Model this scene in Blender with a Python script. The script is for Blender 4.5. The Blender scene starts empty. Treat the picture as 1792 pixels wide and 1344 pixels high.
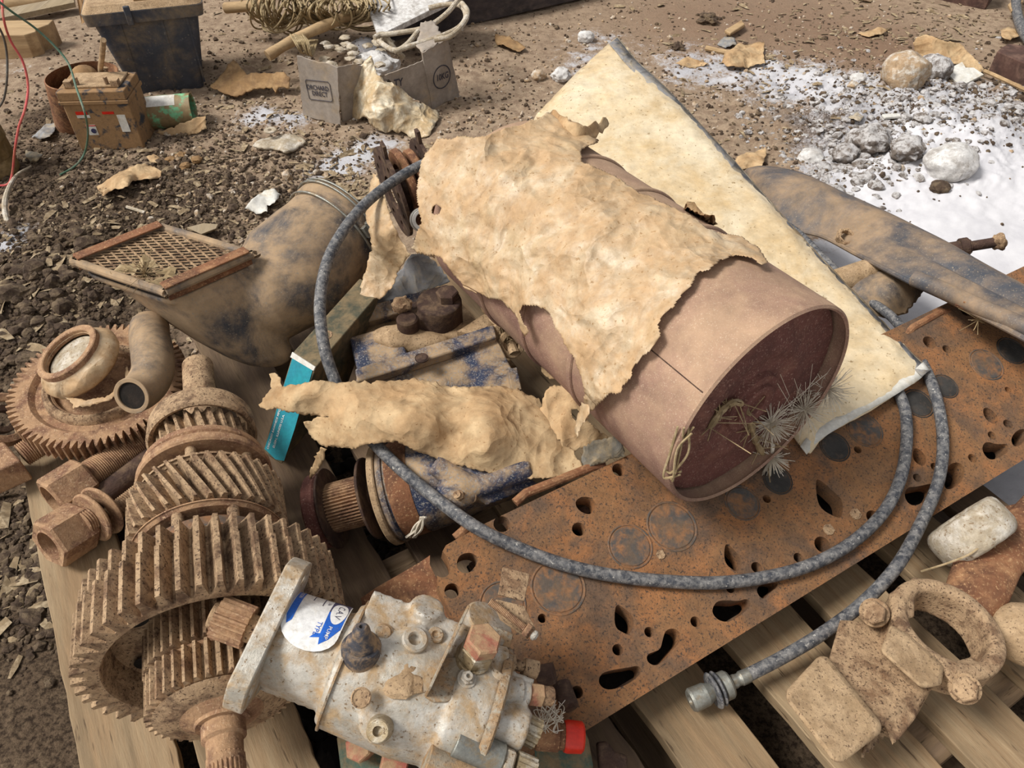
import bpy, math, random
import numpy as np
from mathutils import Vector, geometry
random.seed(7)
SC = bpy.context.scene
COL = SC.collection
# ---------------------------------------------------------------- camera, sky, sun, exposure
FPX = 1346.0; CH = 1.2; CC = math.sqrt(.5)
cam = bpy.data.cameras.new('camera'); camo = bpy.data.objects.new('camera', cam); COL.objects.link(camo)
camo.location = (0, 0, CH); camo.rotation_euler = (math.radians(45), 0, 0)
cam.sensor_fit = 'HORIZONTAL'; cam.sensor_width = 36; cam.lens = 36 * FPX / 1792
cam.clip_start = .02; cam.clip_end = 100
SC.camera = camo
w = bpy.data.worlds.new('sky'); SC.world = w; w.use_nodes = True
wn = w.node_tree; wb = wn.nodes['Background']
wg = wn.nodes.new('ShaderNodeTexGradient'); wt = wn.nodes.new('ShaderNodeTexCoord')
wm = wn.nodes.new('ShaderNodeMapping'); wr = wn.nodes.new('ShaderNodeValToRGB')
# open shed side on the left and in front: brighter sky there, dim roof and back wall elsewhere
wm.inputs['Location'].default_value = (.5, .5, 0); wm.inputs['Scale'].default_value = (-.5, .5, .5)
wm.inputs['Rotation'].default_value = (0, 0, math.radians(25))
wn.links.new(wt.outputs['Generated'], wm.inputs['Vector']); wn.links.new(wm.outputs['Vector'], wg.inputs['Vector'])
wn.links.new(wg.outputs['Fac'], wr.inputs['Fac']); wn.links.new(wr.outputs['Color'], wb.inputs['Color'])
wr.color_ramp.elements[0].position = .25; wr.color_ramp.elements[0].color = (.34, .35, .38, 1)
wr.color_ramp.elements[1].position = .85; wr.color_ramp.elements[1].color = (1, .98, .95, 1)
wb.inputs['Strength'].default_value = .72
sun = bpy.data.lights.new('sun', 'SUN'); suno = bpy.data.objects.new('sun', sun); COL.objects.link(suno)
sun.energy = 3.0; sun.angle = math.radians(18); sun.color = (1, .975, .93)
suno.rotation_euler = Vector((-.75, -.12, 1)).to_track_quat('Z', 'Y').to_euler()
SC.view_settings.view_transform = 'Standard'; SC.view_settings.look = 'None'
SC.view_settings.gamma = 1; SC.view_settings.use_curve_mapping = False
SC.view_settings.exposure = .38

# ---------------------------------------------------------------- picture measurements -> metres
def ray(px, py):
    v = -(py - 672) / FPX
    return np.array([(px - 896) / FPX, CC + v * CC, -CC + v * CC])
def P(px, py, z):
    r = ray(px, py); t = (z - CH) / r[2]
    return np.array([0, 0, CH]) + r * t
def depth(p): return p[1] * CC - (p[2] - CH) * CC
def proj(V):
    V = np.atleast_2d(V); d = V[:, 1] * CC - (V[:, 2] - CH) * CC; up = V[:, 1] * CC + (V[:, 2] - CH) * CC
    return np.stack([896 + FPX * V[:, 0] / d, 672 - FPX * up / d], 1)
def U(px, py, z): return depth(P(px, py, z)) / FPX        # metres per picture pixel there

# ---------------------------------------------------------------- noise
_rng = np.random.default_rng(5)
_perm = _rng.permutation(256); _perm = np.concatenate([_perm, _perm, _perm])
_gr = _rng.normal(size=(256, 3)); _gr /= np.linalg.norm(_gr, axis=1)[:, None]
def perlin(V, s=1., seed=0):
    V = np.asarray(V, float) * s + seed * 17.37
    I = np.floor(V).astype(int); f = V - I; u = f * f * f * (f * (f * 6 - 15) + 10); I &= 255
    out = 0
    for dx in (0, 1):
        for dy in (0, 1):
            for dz in (0, 1):
                h = _perm[_perm[_perm[(I[:, 0] + dx) & 255] + ((I[:, 1] + dy) & 255)] + ((I[:, 2] + dz) & 255)]
                g = _gr[h]
                d = g[:, 0] * (f[:, 0] - dx) + g[:, 1] * (f[:, 1] - dy) + g[:, 2] * (f[:, 2] - dz)
                wgt = (u[:, 0] if dx else 1 - u[:, 0]) * (u[:, 1] if dy else 1 - u[:, 1]) * (u[:, 2] if dz else 1 - u[:, 2])
                out = out + d * wgt
    return out
def fbm(V, s=1., o=4, seed=0, g=.5):
    r = 0; a = 1
    for k in range(o): r = r + a * perlin(V, s * 2 ** k, seed + k * 3.1); a *= g
    return r
def ss(x, a, b):
    t = np.clip((x - a) / (b - a), 0, 1); return t * t * (3 - 2 * t)

# ---------------------------------------------------------------- materials
def hexc(h):
    c = [int(h[i:i + 2], 16) / 255 for i in (0, 2, 4)]
    return tuple([x / 12.92 if x <= .04045 else ((x + .055) / 1.055) ** 2.4 for x in c] + [1])
def newmat(name):
    m = bpy.data.materials.new(name); m.use_nodes = True
    nt = m.node_tree; return m, nt, nt.nodes['Principled BSDF']
def mat(name, a, b, dust=None, damt=.5, s=14., rough=.8, metal=0., bump=.35, bs=160., speck=None, samt=.3, stretch=None, up=0., dsharp=.12, trans=0., alpha=1., rdust=None, spec=.35, crease=0.):
    """patchy two-tone base, dust lying over it in blotches (and more on upward faces), fine specks, bumpy"""
    m, nt, bsdf = newmat(name); N = nt.nodes; L = nt.links
    tc = N.new('ShaderNodeTexCoord'); vec = tc.outputs['Object']
    if stretch:
        mp = N.new('ShaderNodeMapping'); mp.inputs['Rotation'].default_value = (0, 0, stretch[3] if len(stretch) > 3 else 0)
        mp.inputs['Scale'].default_value = stretch[:3]
        vr = N.new('ShaderNodeVectorRotate'); vr.inputs['Angle'].default_value = -(stretch[3] if len(stretch) > 3 else 0); vr.rotation_type = 'Z_AXIS'
        mp.inputs['Rotation'].default_value = (0, 0, 0)
        L.new(vec, vr.inputs['Vector']); L.new(vr.outputs[0], mp.inputs['Vector']); vec = mp.outputs['Vector']
    def noise(sc, det=6, r=.6, dist=0):
        n = N.new('ShaderNodeTexNoise'); n.inputs['Scale'].default_value = sc; n.inputs['Detail'].default_value = det
        n.inputs['Roughness'].default_value = r; n.inputs['Distortion'].default_value = dist
        L.new(vec, n.inputs['Vector']); return n.outputs['Fac']
    def ramp(f, lo, hi):
        r = N.new('ShaderNodeMapRange'); r.inputs['From Min'].default_value = lo; r.inputs['From Max'].default_value = hi
        r.interpolation_type = 'SMOOTHSTEP'; L.new(f, r.inputs['Value']); return r.outputs['Result']
    def mix(f, c1, c2):
        x = N.new('ShaderNodeMix'); x.data_type = 'RGBA'; L.new(f, x.inputs['Factor'])
        for c, i in ((c1, 6), (c2, 7)):
            if isinstance(c, tuple): x.inputs[i].default_value = c
            else: L.new(c, x.inputs[i])
        return x.outputs[2]
    n1 = noise(s, 8, .62, .6); col = mix(ramp(n1, .36, .64), hexc(a), hexc(b))
    dfac = None
    if dust:
        n2 = noise(s * 1.9, 10, .68, .3); f = n2
        if up:
            g = N.new('ShaderNodeNewGeometry'); sx = N.new('ShaderNodeSeparateXYZ'); L.new(g.outputs['Normal'], sx.inputs[0])
            ma = N.new('ShaderNodeMath'); ma.operation = 'MULTIPLY_ADD'; L.new(sx.outputs[2], ma.inputs[0])
            ma.inputs[1].default_value = up; L.new(f, ma.inputs[2]); f = ma.outputs[0]
        t = .5 + (.5 - damt) * .55 + up * .5
        dfac = ramp(f, t - dsharp, t + dsharp); col = mix(dfac, col, hexc(dust))
    if speck:
        n3 = noise(bs * 1.1, 3, .7); col = mix(ramp(n3, .62 - samt * .2, .70 - samt * .1), col, hexc(speck))
    # gentle overall tone variation
    n4 = noise(s * 6, 8, .75)
    hs = N.new('ShaderNodeHueSaturation'); vv = N.new('ShaderNodeMapRange'); vv.inputs['From Min'].default_value = .25; vv.inputs['From Max'].default_value = .75
    vv.inputs['To Min'].default_value = .72; vv.inputs['To Max'].default_value = 1.25
    L.new(n4, vv.inputs['Value']); L.new(vv.outputs[0], hs.inputs['Value']); L.new(col, hs.inputs['Color'])
    L.new(hs.outputs[0], bsdf.inputs['Base Color'])
    bsdf.inputs['Roughness'].default_value = rough; bsdf.inputs['Metallic'].default_value = metal
    bsdf.inputs['Specular IOR Level'].default_value = spec
    if rdust is not None and dfac is not None:
        rm = N.new('ShaderNodeMapRange'); L.new(dfac, rm.inputs['Value']); rm.inputs['To Min'].default_value = rough; rm.inputs['To Max'].default_value = rdust; L.new(rm.outputs[0], bsdf.inputs['Roughness'])
    bp = N.new('ShaderNodeBump'); bp.inputs['Strength'].default_value = bump; bp.inputs['Distance'].default_value = .004
    nb = noise(bs, 8, .7); add = N.new('ShaderNodeMath'); add.operation = 'MULTIPLY_ADD'; L.new(n4, add.inputs[0]); add.inputs[1].default_value = 1.; L.new(nb, add.inputs[2])
    L.new(add.outputs[0], bp.inputs['Height']); last = bp
    if crease:      # crumpled sheet: cells folded sharply against each other at three sizes
        nv = N.new('ShaderNodeTexNoise'); nv.inputs['Scale'].default_value = 7; nv.inputs['Detail'].default_value = 3; L.new(vec, nv.inputs['Vector'])
        vm = N.new('ShaderNodeVectorMath'); vm.operation = 'MULTIPLY_ADD'; L.new(nv.outputs['Color'], vm.inputs[0]); vm.inputs[1].default_value = (.16, .16, .16); L.new(vec, vm.inputs[2])
        for sc_, ds in ((7, .030), (17, .012), (42, .0035)):
            vo = N.new('ShaderNodeTexVoronoi'); vo.inputs['Scale'].default_value = sc_; L.new(vm.outputs[0], vo.inputs['Vector'])
            b2 = N.new('ShaderNodeBump'); b2.inputs['Strength'].default_value = crease; b2.inputs['Distance'].default_value = ds; L.new(vo.outputs['Distance'], b2.inputs['Height']); L.new(last.outputs[0], b2.inputs['Normal']); last = b2
    L.new(last.outputs[0], bsdf.inputs['Normal'])
    if trans: bsdf.inputs['Transmission Weight'].default_value = trans
    if alpha < 1: bsdf.inputs['Alpha'].default_value = alpha
    return m
M = {}
M['rust'] = mat('rust', '85583c', '5e3f2e', '9c7250', .4, 16, bump=.5, bs=220, speck='b08a64')
M['head_rust'] = mat('head_rust', '8a6442', '655040', '9c6a42', .42, 9, bump=.6, bs=260, speck='4a3c32', samt=.45)
M['gear_rust'] = mat('gear_rust', '8a644c', '6a4c3c', 'ae8a68', .55, 18, bump=.6, bs=240, speck='c0a080')
M['gear_dusty'] = mat('gear_dusty', '8c6c50', '624a38', 'b89a78', .58, 20, bump=.6, bs=240, speck='5a4434', samt=.45)
M['can_rust'] = mat('can_rust', '8e6c60', '7a5a50', 'a88a70', .56, 4, bump=.22, bs=480, speck='bca48c', samt=.25, up=.12, dsharp=.2)
M['cap_rust'] = mat('cap_rust', '6e443c', '5a3832', '80584a', .3, 9, bump=.3, bs=300, speck='98786a')
M['dark_rust'] = mat('dark_rust', '523c32', '3a2a24', '6e5844', .4, 18, bump=.6, bs=220)
M['plug'] = mat('plug', '665444', '4c4a48', '8a6242', .42, 30, bump=.3, bs=260)
M['plug_dark'] = mat('plug_dark', '3e3b38', '302e2c', '5e4c3e', .3, 26, bump=.3, bs=260)
M['guard'] = mat('guard', '484b52', '363a44', '988066', .47, 3.6, rough=.5, rdust=.9, bump=.12, bs=260, dsharp=.16, speck='8c8070', samt=.2)
M['dusty_black'] = mat('dusty_black', '404248', '303136', 'a0876a', .60, 5, rough=.5, rdust=.9, bump=.14, bs=260, dsharp=.13, speck='8c8070', samt=.2)
M['dusty_blue'] = mat('dusty_blue', '2c3650', '24293a', 'a58c6e', .50, 9, rough=.55, rdust=.9, bump=.3, bs=300, speck='8e8a86', samt=.45, dsharp=.10)
M['dust'] = mat('dust', 'a88c6a', '92785a', 'b89c7a', .5, 16, bump=.5, bs=260, speck='6a5440', samt=.3)
M['wood'] = mat('wood', 'a09078', '86765e', '968468', .5, 9, bump=.35, bs=90, stretch=(1, .08, 1, 0), speck='6e5e48', samt=.2)
M['timber'] = mat('timber', 'b89c76', 'a08460', '8c7050', .4, 9, bump=.35, bs=90, stretch=(.1, 1, 1, 0))
M['beam'] = mat('beam', '443c3c', '322d2c', '5c504a', .4, 9, bump=.4, bs=90, stretch=(.1, 1, 1, 0))
M['hose'] = mat('hose', '44464c', '34373e', '868380', .46, 60, rough=.55, bump=.35, bs=200, speck='b4b0a8', samt=.05, dsharp=.16)
M['alu'] = mat('alu', 'c0bab0', 'aaa498', 'ac916e', .46, 17, rough=.36, rdust=.85, metal=.25, bump=.35, bs=200, dsharp=.13, speck='7c664c', samt=.15)
M['alu_dusty'] = mat('alu_dusty', 'aca494', '8e806c', 'a08260', .56, 18, rough=.6, metal=.1, bump=.5, bs=240, dsharp=.07, speck='6e5844', samt=.35)
M['steel'] = mat('steel', '9c9c94', '7e7e78', '8c7c64', .35, 30, rough=.4, metal=.6, bump=.25, bs=300)
M['plated'] = mat('plated', 'aa987a', '8e7a5a', 'c4bcac', .35, 26, rough=.4, metal=.4, bump=.3, bs=300, speck='6a563e')
M['black_cap'] = mat('black_cap', '44444a', '2e2e34', '9a7e5e', .42, 28, rough=.5, bump=.3)
M['kraft'] = mat('kraft', 'b2916a', '987650', 'c4aa84', .45, 7, rough=.8, bump=.25, bs=160, speck='8e6c48', samt=.0, dsharp=.2, crease=.6)
M['kraft_dark'] = mat('kraft_dark', '947452', '78603f', 'b0926e', .45, 10, rough=.85, crease=.6, bump=.3, bs=180)
M['film'] = mat('film', 'd8ccb4', 'c4ae8a', 'b89a70', .4, 14, rough=.25, rdust=.6, bump=.3, bs=130, dsharp=.15, spec=.5, crease=.9)
M['dusty_plastic'] = mat('dusty_plastic', 'c8b598', 'b89e78', 'b2916a', .58, 9, rough=.26, rdust=.7, bump=.3, bs=130, speck='9a784e', samt=.1, dsharp=.17, spec=.6, crease=.62)
M['cream'] = mat('cream', 'd2be9c', 'dccdb0', 'c4a87c', .40, 5, rough=.2, bump=.12, bs=90, dsharp=.2, spec=.5, speck='9c8460', samt=.0, crease=.16)
M['grey_paper'] = mat('grey_paper', '8e8c8a', '76767a', 'a0927c', .4, 12, rough=.7, crease=.7, bump=.2)
M['tarp'] = mat('tarp', '706a5e', '5c5a56', '928062', .5, 12, rough=.6, crease=.7, bump=.3)
M['cardboard'] = mat('cardboard', 'a0958a', '8c8074', 'a8947a', .30, 7, rough=.9, bump=.2, bs=120)
M['cardboard_brown'] = mat('cardboard_brown', '96754e', '7c6044', 'a88860', .4, 10, rough=.9, bump=.25)
M['ink'] = mat('ink', '38363c', '44404a', '7a6a5a', .15, 60, rough=.9, bump=.05)
M['tub'] = mat('tub', '3c3f48', '474a52', '7c6c58', .40, 5, rough=.6, bump=.15, bs=60, speck='6e6a66', samt=.0, dsharp=.14)
M['battery'] = mat('battery', '3a3c42', '444244', '92724f', .62, 12, rough=.8, bump=.3, dsharp=.05)
M['green_can'] = mat('green_can', '7cba8c', '5c9a72', '84704f', .56, 12, rough=.6, bump=.15, dsharp=.06)
M['teal'] = mat('teal', '1f8c98', '217f90', '6aa8a8', .12, 24, rough=.5, bump=.06)
M['carton'] = mat('carton', '525040', '3e4238', '7a694e', .5, 14, rough=.85, bump=.3)
M['green_paint'] = mat('green_paint', '42594e', '4e5e50', '7c6a4e', .5, 22, rough=.7, bump=.4)
M['white'] = mat('white', 'd4d1ca', 'c4c0b6', 'b8a88c', .25, 14, rough=.6, bump=.1)
M['label_white'] = mat('label_white', 'e6e4e2', 'dcdad6', 'bcae92', .2, 30, rough=.22, bump=.02)
M['label_blue'] = mat('label_blue', '2a68c8', '2458b0', '525a72', .15, 40, rough=.25, bump=.02)
M['label_navy'] = mat('label_navy', '343456', '3e3e5a', '7a6e64', .25, 40, rough=.35, bump=.02)
M['red_cap'] = mat('red_cap', 'd2301e', 'c02a1c', 'b8503c', .15, 20, rough=.28, bump=.05)
M['red_dusty'] = mat('red_dusty', 'a4564a', '94644e', 'aa8a68', .55, 24, rough=.7, bump=.4)
M['wire_red'] = mat('wire_red', 'cc5658', 'bc5c50', 'b88064', .3, 20, rough=.5, bump=.1)
M['wire_green'] = mat('wire_green', '4e6e58', '5a7060', '86826e', .3, 20, rough=.5, bump=.1)
M['wire_grey'] = mat('wire_grey', '5e5850', '4e4a44', '84745e', .3, 20, rough=.6, bump=.1)
M['rope'] = mat('rope', 'a8946f', '8a7655', 'b8a482', .4, 30, rough=.9, bump=.4, bs=400)
M['bone'] = mat('bone', 'b8ab96', '9c8c74', 'd0c8bc', .36, 16, rough=.75, bump=.5, speck='8a745a')
M['stone'] = mat('stone', 'b49878', '9a8266', 'd4ccc0', .4, 22, rough=.9, bump=.8, bs=120)
M['stone_white'] = mat('stone_white', 'c8c4c0', 'a29a92', 'dedbd8', .5, 18, rough=.95, bump=.8, bs=120)
M['clod'] = mat('clod', '57473a', '413329', '7c6a54', .42, 24, rough=1, bump=.9, bs=140)
M['clod_grey'] = mat('clod_grey', '7c7066', '5e544c', 'cac6c4', .46, 26, rough=1, bump=.9, bs=140, up=.12, dsharp=.12)
M['chips'] = mat('chips', '8e7a5e', '74624a', 'ae9c80', .4, 30, rough=.9, bump=.3)
M['straw'] = mat('straw', '9e8864', '7c6a4e', 'b4a080', .4, 20, rough=.9, bump=.2)
M['fluff'] = mat('fluff', 'd0c6b4', 'bcb09c', 'dcd6ca', .4, 20, rough=.9, bump=.1)
M['drum'] = mat('drum', '7e6840', '5e4e34', '9c8660', .4, 9, rough=.8, bump=.25)
M['red_beam'] = mat('red_beam', '543c34', '42302a', '70564a', .4, 9, rough=.9, bump=.3)
M['shade_and_grit'] = mat('shade_and_grit', '241e1a', '1a1612', '362c24', .3, 20, rough=1, bump=.4)  # near-black painted as shade inside holes and openings; also colours the black grit

# ---------------------------------------------------------------- meshes: (V, F) pairs
def J(*ms):
    V = []; F = []; n = 0
    for v, f in ms:
        v = np.asarray(v, float); V.append(v); F += [tuple(i + n for i in q) for q in f]; n += len(v)
    return np.concatenate(V), F
def T(m, X):
    v = np.asarray(m[0], float); return v @ X[:3, :3].T + X[:3, 3], m[1]
def sh(m, d): return np.asarray(m[0], float) + np.asarray(d), m[1]
def sc(m, s): return np.asarray(m[0], float) * np.asarray(s), m[1]
def frame(o, x, z=(0, 0, 1), s=1.):
    x = np.asarray(x, float); z = np.asarray(z, float)
    x = x / np.linalg.norm(x); y = np.cross(z, x); y /= np.linalg.norm(y); z = np.cross(x, y)
    X = np.eye(4); X[:3, 0] = x * s; X[:3, 1] = y * s; X[:3, 2] = z * s; X[:3, 3] = o; return X
def zframe(o, z, s=1., hint=(0, 0, 1)):
    """z along the given direction"""
    z = np.asarray(z, float); z = z / np.linalg.norm(z); h = np.asarray(hint, float)
    if abs(z @ h) > .95: h = np.array([1., 0, 0])
    x = np.cross(h, z); x /= np.linalg.norm(x); y = np.cross(z, x)
    X = np.eye(4); X[:3, 0] = x * s; X[:3, 1] = y * s; X[:3, 2] = z * s; X[:3, 3] = o; return X
def rot(ax, deg):
    a = math.radians(deg); c, s = math.cos(a), math.sin(a); X = np.eye(4)
    i, j = {'x': (1, 2), 'y': (2, 0), 'z': (0, 1)}[ax]
    X[i, i] = c; X[i, j] = -s; X[j, i] = s; X[j, j] = c; return X
def trn(x, y, z): X = np.eye(4); X[:3, 3] = (x, y, z); return X
def pf(px, py, z, dx=1, dy=0):
    """frame lying level at a measured point: x toward (dx, dy) in the picture, z up, one unit = one picture pixel"""
    o = P(px, py, z); q = P(px + dx * 50, py + dy * 50, z); return frame(o, q - o, (0, 0, 1), U(px, py, z))
def box(x0, x1, y0, y1, z0, z1):
    v = [(x, y, z) for z in (z0, z1) for x, y in ((x0, y0), (x1, y0), (x1, y1), (x0, y1))]
    return np.array(v, float), [(0, 3, 2, 1), (4, 5, 6, 7), (0, 1, 5, 4), (1, 2, 6, 5), (2, 3, 7, 6), (3, 0, 4, 7)]
def cbox(sx, sy, sz, c=(0, 0, 0)): return sh(box(-sx / 2, sx / 2, -sy / 2, sy / 2, -sz / 2, sz / 2), c)
def prism(poly, z0, z1, top=1.):
    n = len(poly); p = np.asarray(poly, float); c = p.mean(0)
    if sum(p[i][0] * p[(i + 1) % n][1] - p[(i + 1) % n][0] * p[i][1] for i in range(n)) < 0: p = p[::-1]
    v = [(x, y, z0) for x, y in p] + [(x, y, z1) for x, y in (p - c) * top + c]
    return np.array(v, float), [tuple(range(n))[::-1], tuple(range(n, 2 * n))] + [(i, (i + 1) % n, (i + 1) % n + n, i + n) for i in range(n)]
def lathe(prof, n=48, closed=False):
    """profile of (z, r) turned round z; r==0 closes with a pole"""
    V = []; F = []; rings = []
    for z, r in prof:
        if r <= 1e-9: rings.append([len(V)]); V.append((0, 0, z))
        else:
            rings.append(list(range(len(V), len(V) + n)))
            V += [(r * math.cos(2 * math.pi * k / n), r * math.sin(2 * math.pi * k / n), z) for k in range(n)]
    pairs = list(zip(rings[:-1], rings[1:])) + ([(rings[-1], rings[0])] if closed else [])
    for A, B in pairs:
        for k in range(n):
            k2 = (k + 1) % n
            if len(A) == 1 and len(B) == 1: continue
            if len(A) == 1: F.append((A[0], B[k2], B[k]))
            elif len(B) == 1: F.append((A[k], A[k2], B[0]))
            else: F.append((A[k], A[k2], B[k2], B[k]))
    return np.array(V, float), F
def cyl(r, z0, z1, n=32, b=None, r2=None):
    b = r * .06 if b is None else b; r2 = r if r2 is None else r2
    return lathe([(z0, 0), (z0, r - b), (z0 + b, r), (z1 - b, r2), (z1, r2 - b), (z1, 0)], n)
def ring(ro, ri, z0, z1, n=48, b=None):
    b = (ro - ri) * .12 if b is None else b
    return lathe([(z0, ri), (z0, ro - b), (z0 + b, ro), (z1 - b, ro), (z1, ro - b), (z1, ri + b), (z1 - b, ri), (z0 + b, ri)], n, True)
def hexa(r, z0, z1, b=None, n=6):
    b = r * .12 if b is None else b
    return lathe([(z0, 0), (z0, r - b), (z0 + b, r), (z1 - b, r), (z1, r - b), (z1, 0)], n)
def hexnut(r, ri, z0, z1):
    n = 24; V = []; F = []
    def hr(a): a = (a + math.pi / 6) % (math.pi / 3) - math.pi / 6; return r * math.cos(math.pi / 6) / math.cos(a)
    rows = [(z0, ri, 0), (z0 + .001, ri * 1.12, 0), (z0, .93, 1), (z0 + r * .1, 1, 1), (z1 - r * .1, 1, 1), (z1, .93, 1), (z1, ri * 1.12, 0), (z1 - r * .1, ri, 0)]
    for z, q, h in rows:
        for k in range(n):
            a = 2 * math.pi * k / n; rr = hr(a) * q if h else q; V.append((rr * math.cos(a), rr * math.sin(a), z))
    R = len(rows)
    for i in range(R):
        for k in range(n): F.append((i * n + k, i * n + (k + 1) % n, ((i + 1) % R) * n + (k + 1) % n, ((i + 1) % R) * n + k))
    return np.array(V, float), F
def thread(r, z0, z1, pitch, n=24, d=.08):
    prof = [(z0, 0)]; z = z0
    while z < z1: prof += [(z, r * (1 - d)), (z + pitch * .5, r)]; z += pitch
    return lathe(prof + [(z1, r * (1 - d)), (z1, 0)], n)
def spline(pts, n=8):
    p = np.asarray(pts, float); p = np.vstack([2 * p[0] - p[1], p, 2 * p[-1] - p[-2]]); out = []
    for i in range(1, len(p) - 2):
        for t in np.linspace(0, 1, n, endpoint=False):
            a, b, c, d = p[i - 1], p[i], p[i + 1], p[i + 2]
            out.append(.5 * (2 * b + (c - a) * t + (2 * a - 5 * b + 4 * c - d) * t * t + (3 * b - a - 3 * c + d) * t ** 3))
    out.append(p[-2]); return np.array(out)
def tube(path, r, n=12, caps=True, sq=None):
    path = np.asarray(path, float); m = len(path); r = np.broadcast_to(r, (m,)); V = []; F = []
    t = np.gradient(path, axis=0); t /= np.linalg.norm(t, axis=1)[:, None] + 1e-12
    u = np.cross(t[0], (0, 0, 1.)); u = u if np.linalg.norm(u) > .1 else np.cross(t[0], (0, 1., 0)); u /= np.linalg.norm(u)
    for i in range(m):
        u = u - t[i] * (u @ t[i]); u /= np.linalg.norm(u); v = np.cross(t[i], u)
        for k in range(n):
            a = 2 * math.pi * k / n; V.append(path[i] + r[i] * (math.cos(a) * u + math.sin(a) * v))
    for i in range(m - 1):
        for k in range(n): F.append((i * n + k, i * n + (k + 1) % n, (i + 1) * n + (k + 1) % n, (i + 1) * n + k))
    if caps: F += [tuple(range(n))[::-1], tuple(range((m - 1) * n, m * n))]
    return np.array(V), F
def gear(R, rr, z0, z1, teeth, front=(), back=(), helix=0., tw=.5, slices=2, bore=None):
    """toothed wheel round z; front/back: (r, z) rings running inward from the tooth roots on each face"""
    per = 6; n = teeth * per; V = []; F = []
    pat = [(0, rr), (.25 - tw * .18, rr), (.25, rr + (R - rr) * .5), (.5 - tw * .25, R), (.5 + tw * .25, R), (.75, rr + (R - rr) * .5)]
    pat = [(0, rr), (.14, rr), (.30, rr + (R - rr) * .55), (.40, R), (.66, R), (.76, rr + (R - rr) * .55)]
    def circ(r, z, tw_=0):
        return [(r * math.cos(2 * math.pi * k / n + tw_), r * math.sin(2 * math.pi * k / n + tw_), z) for k in range(n)]
    rings = [circ(r, z) for r, z in list(back)[::-1]] + [circ(rr * .995, z0)]
    for s in range(slices):
        f = s / (slices - 1); z = z0 + (z1 - z0) * f; row = []
        for t in range(teeth):
            for q, r in pat:
                a = 2 * math.pi * (t + q) / teeth + helix * f; row.append((r * math.cos(a), r * math.sin(a), z))
        rings.append(row)
    rings += [circ(rr * .995, z1, helix)] + [circ(r, z, helix) for r, z in front]
    for rg in rings: V += rg
    m = len(rings)
    for i in range(m - 1):
        for k in range(n): F.append((i * n + k, i * n + (k + 1) % n, (i + 1) * n + (k + 1) % n, (i + 1) * n + k))
    if bore is None and front: F += [tuple(range((m - 1) * n, m * n))]
    if bore is None: F += [tuple(range(n))[::-1]]
    if bore: 
        for k in range(n): F.append(((m - 1) * n + k, (m - 1) * n + (k + 1) % n, (k + 1) % n, k))
    return np.array(V, float), F
def ico(sub=2):
    import bmesh
    b = bmesh.new(); bmesh.ops.create_icosphere(b, subdivisions=sub, radius=1); v = np.array([x.co[:] for x in b.verts]); f = [tuple(y.index for y in x.verts) for x in b.faces]; b.free(); return v, f
def rock(c, size, seed=0, sub=3, amp=.35, s=1.3):
    v, f = ico(sub); d = 1 + amp * fbm(v + seed * 7.7, s, 4, seed); v = v * d[:, None] * np.asarray(size) ; return v + np.asarray(c), f
def grid(nu, nv, fn):
    uu, vv = np.meshgrid(np.linspace(0, 1, nu), np.linspace(0, 1, nv), indexing='ij')
    V = fn(uu.ravel(), vv.ravel()); F = [(i * nv + j, (i + 1) * nv + j, (i + 1) * nv + j + 1, i * nv + j + 1) for i in range(nu - 1) for j in range(nv - 1)]
    return V, F
def inpoly(pts, poly):
    x, y = pts[:, 0], pts[:, 1]; c = np.zeros(len(pts), bool); n = len(poly); j = n - 1
    for i in range(n):
        xi, yi = poly[i]; xj, yj = poly[j]
        c ^= ((yi > y) != (yj > y)) & (x < (xj - xi) * (y - yi) / (yj - yi + 1e-12) + xi); j = i
    return c
def rag(poly, step=4., amp=1.2, seed=1):
    r = np.random.default_rng(seed); out = []; n = len(poly)
    for i in range(n):
        a = np.array(poly[i], float); b = np.array(poly[(i + 1) % n], float); L = np.linalg.norm(b - a); k = max(1, int(L / step))
        for q in range(k):
            p = a + (b - a) * q / k
            if q: p = p + r.normal(size=2) * amp
            out.append(p)
    return np.array(out)
def tri2d(outline, holes=(), step=5., seed=1):
    """constrained triangulation of an outline with interior points"""
    r = np.random.default_rng(seed); lo = outline.min(0); hi = outline.max(0)
    gx, gy = np.meshgrid(np.arange(lo[0], hi[0], step), np.arange(lo[1], hi[1], step)); g = np.stack([gx.ravel(), gy.ravel()], 1) + r.uniform(-.35, .35, (gx.size, 2)) * step
    k = inpoly(g, outline)
    for h in holes: k &= ~inpoly(g, h)
    g = g[k]
    dmin = np.full(len(g), 1e9)
    for s in range(0, len(outline)): dmin = np.minimum(dmin, np.hypot(*(g - outline[s]).T))
    g = g[dmin > step * .4]
    pts = [Vector(p) for p in outline]; edges = [(i, (i + 1) % len(outline)) for i in range(len(outline))]
    for h in holes:
        b = len(pts); pts += [Vector(p) for p in h]; edges += [(b + i, b + (i + 1) % len(h)) for i in range(len(h))]
    pts += [Vector(p) for p in g]
    o = geometry.delaunay_2d_cdt(pts, edges, [], 0 if not holes else 0, 1e-6)
    V = np.array([(p.x, p.y) for p in o[0]]); F = [tuple(f) for f in o[2]]
    c = np.array([V[list(f)].mean(0) for f in F]); k = inpoly(c, outline)
    for h in holes: k &= ~inpoly(c, h)
    return V, [f for f, q in zip(F, k) if q]
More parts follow.
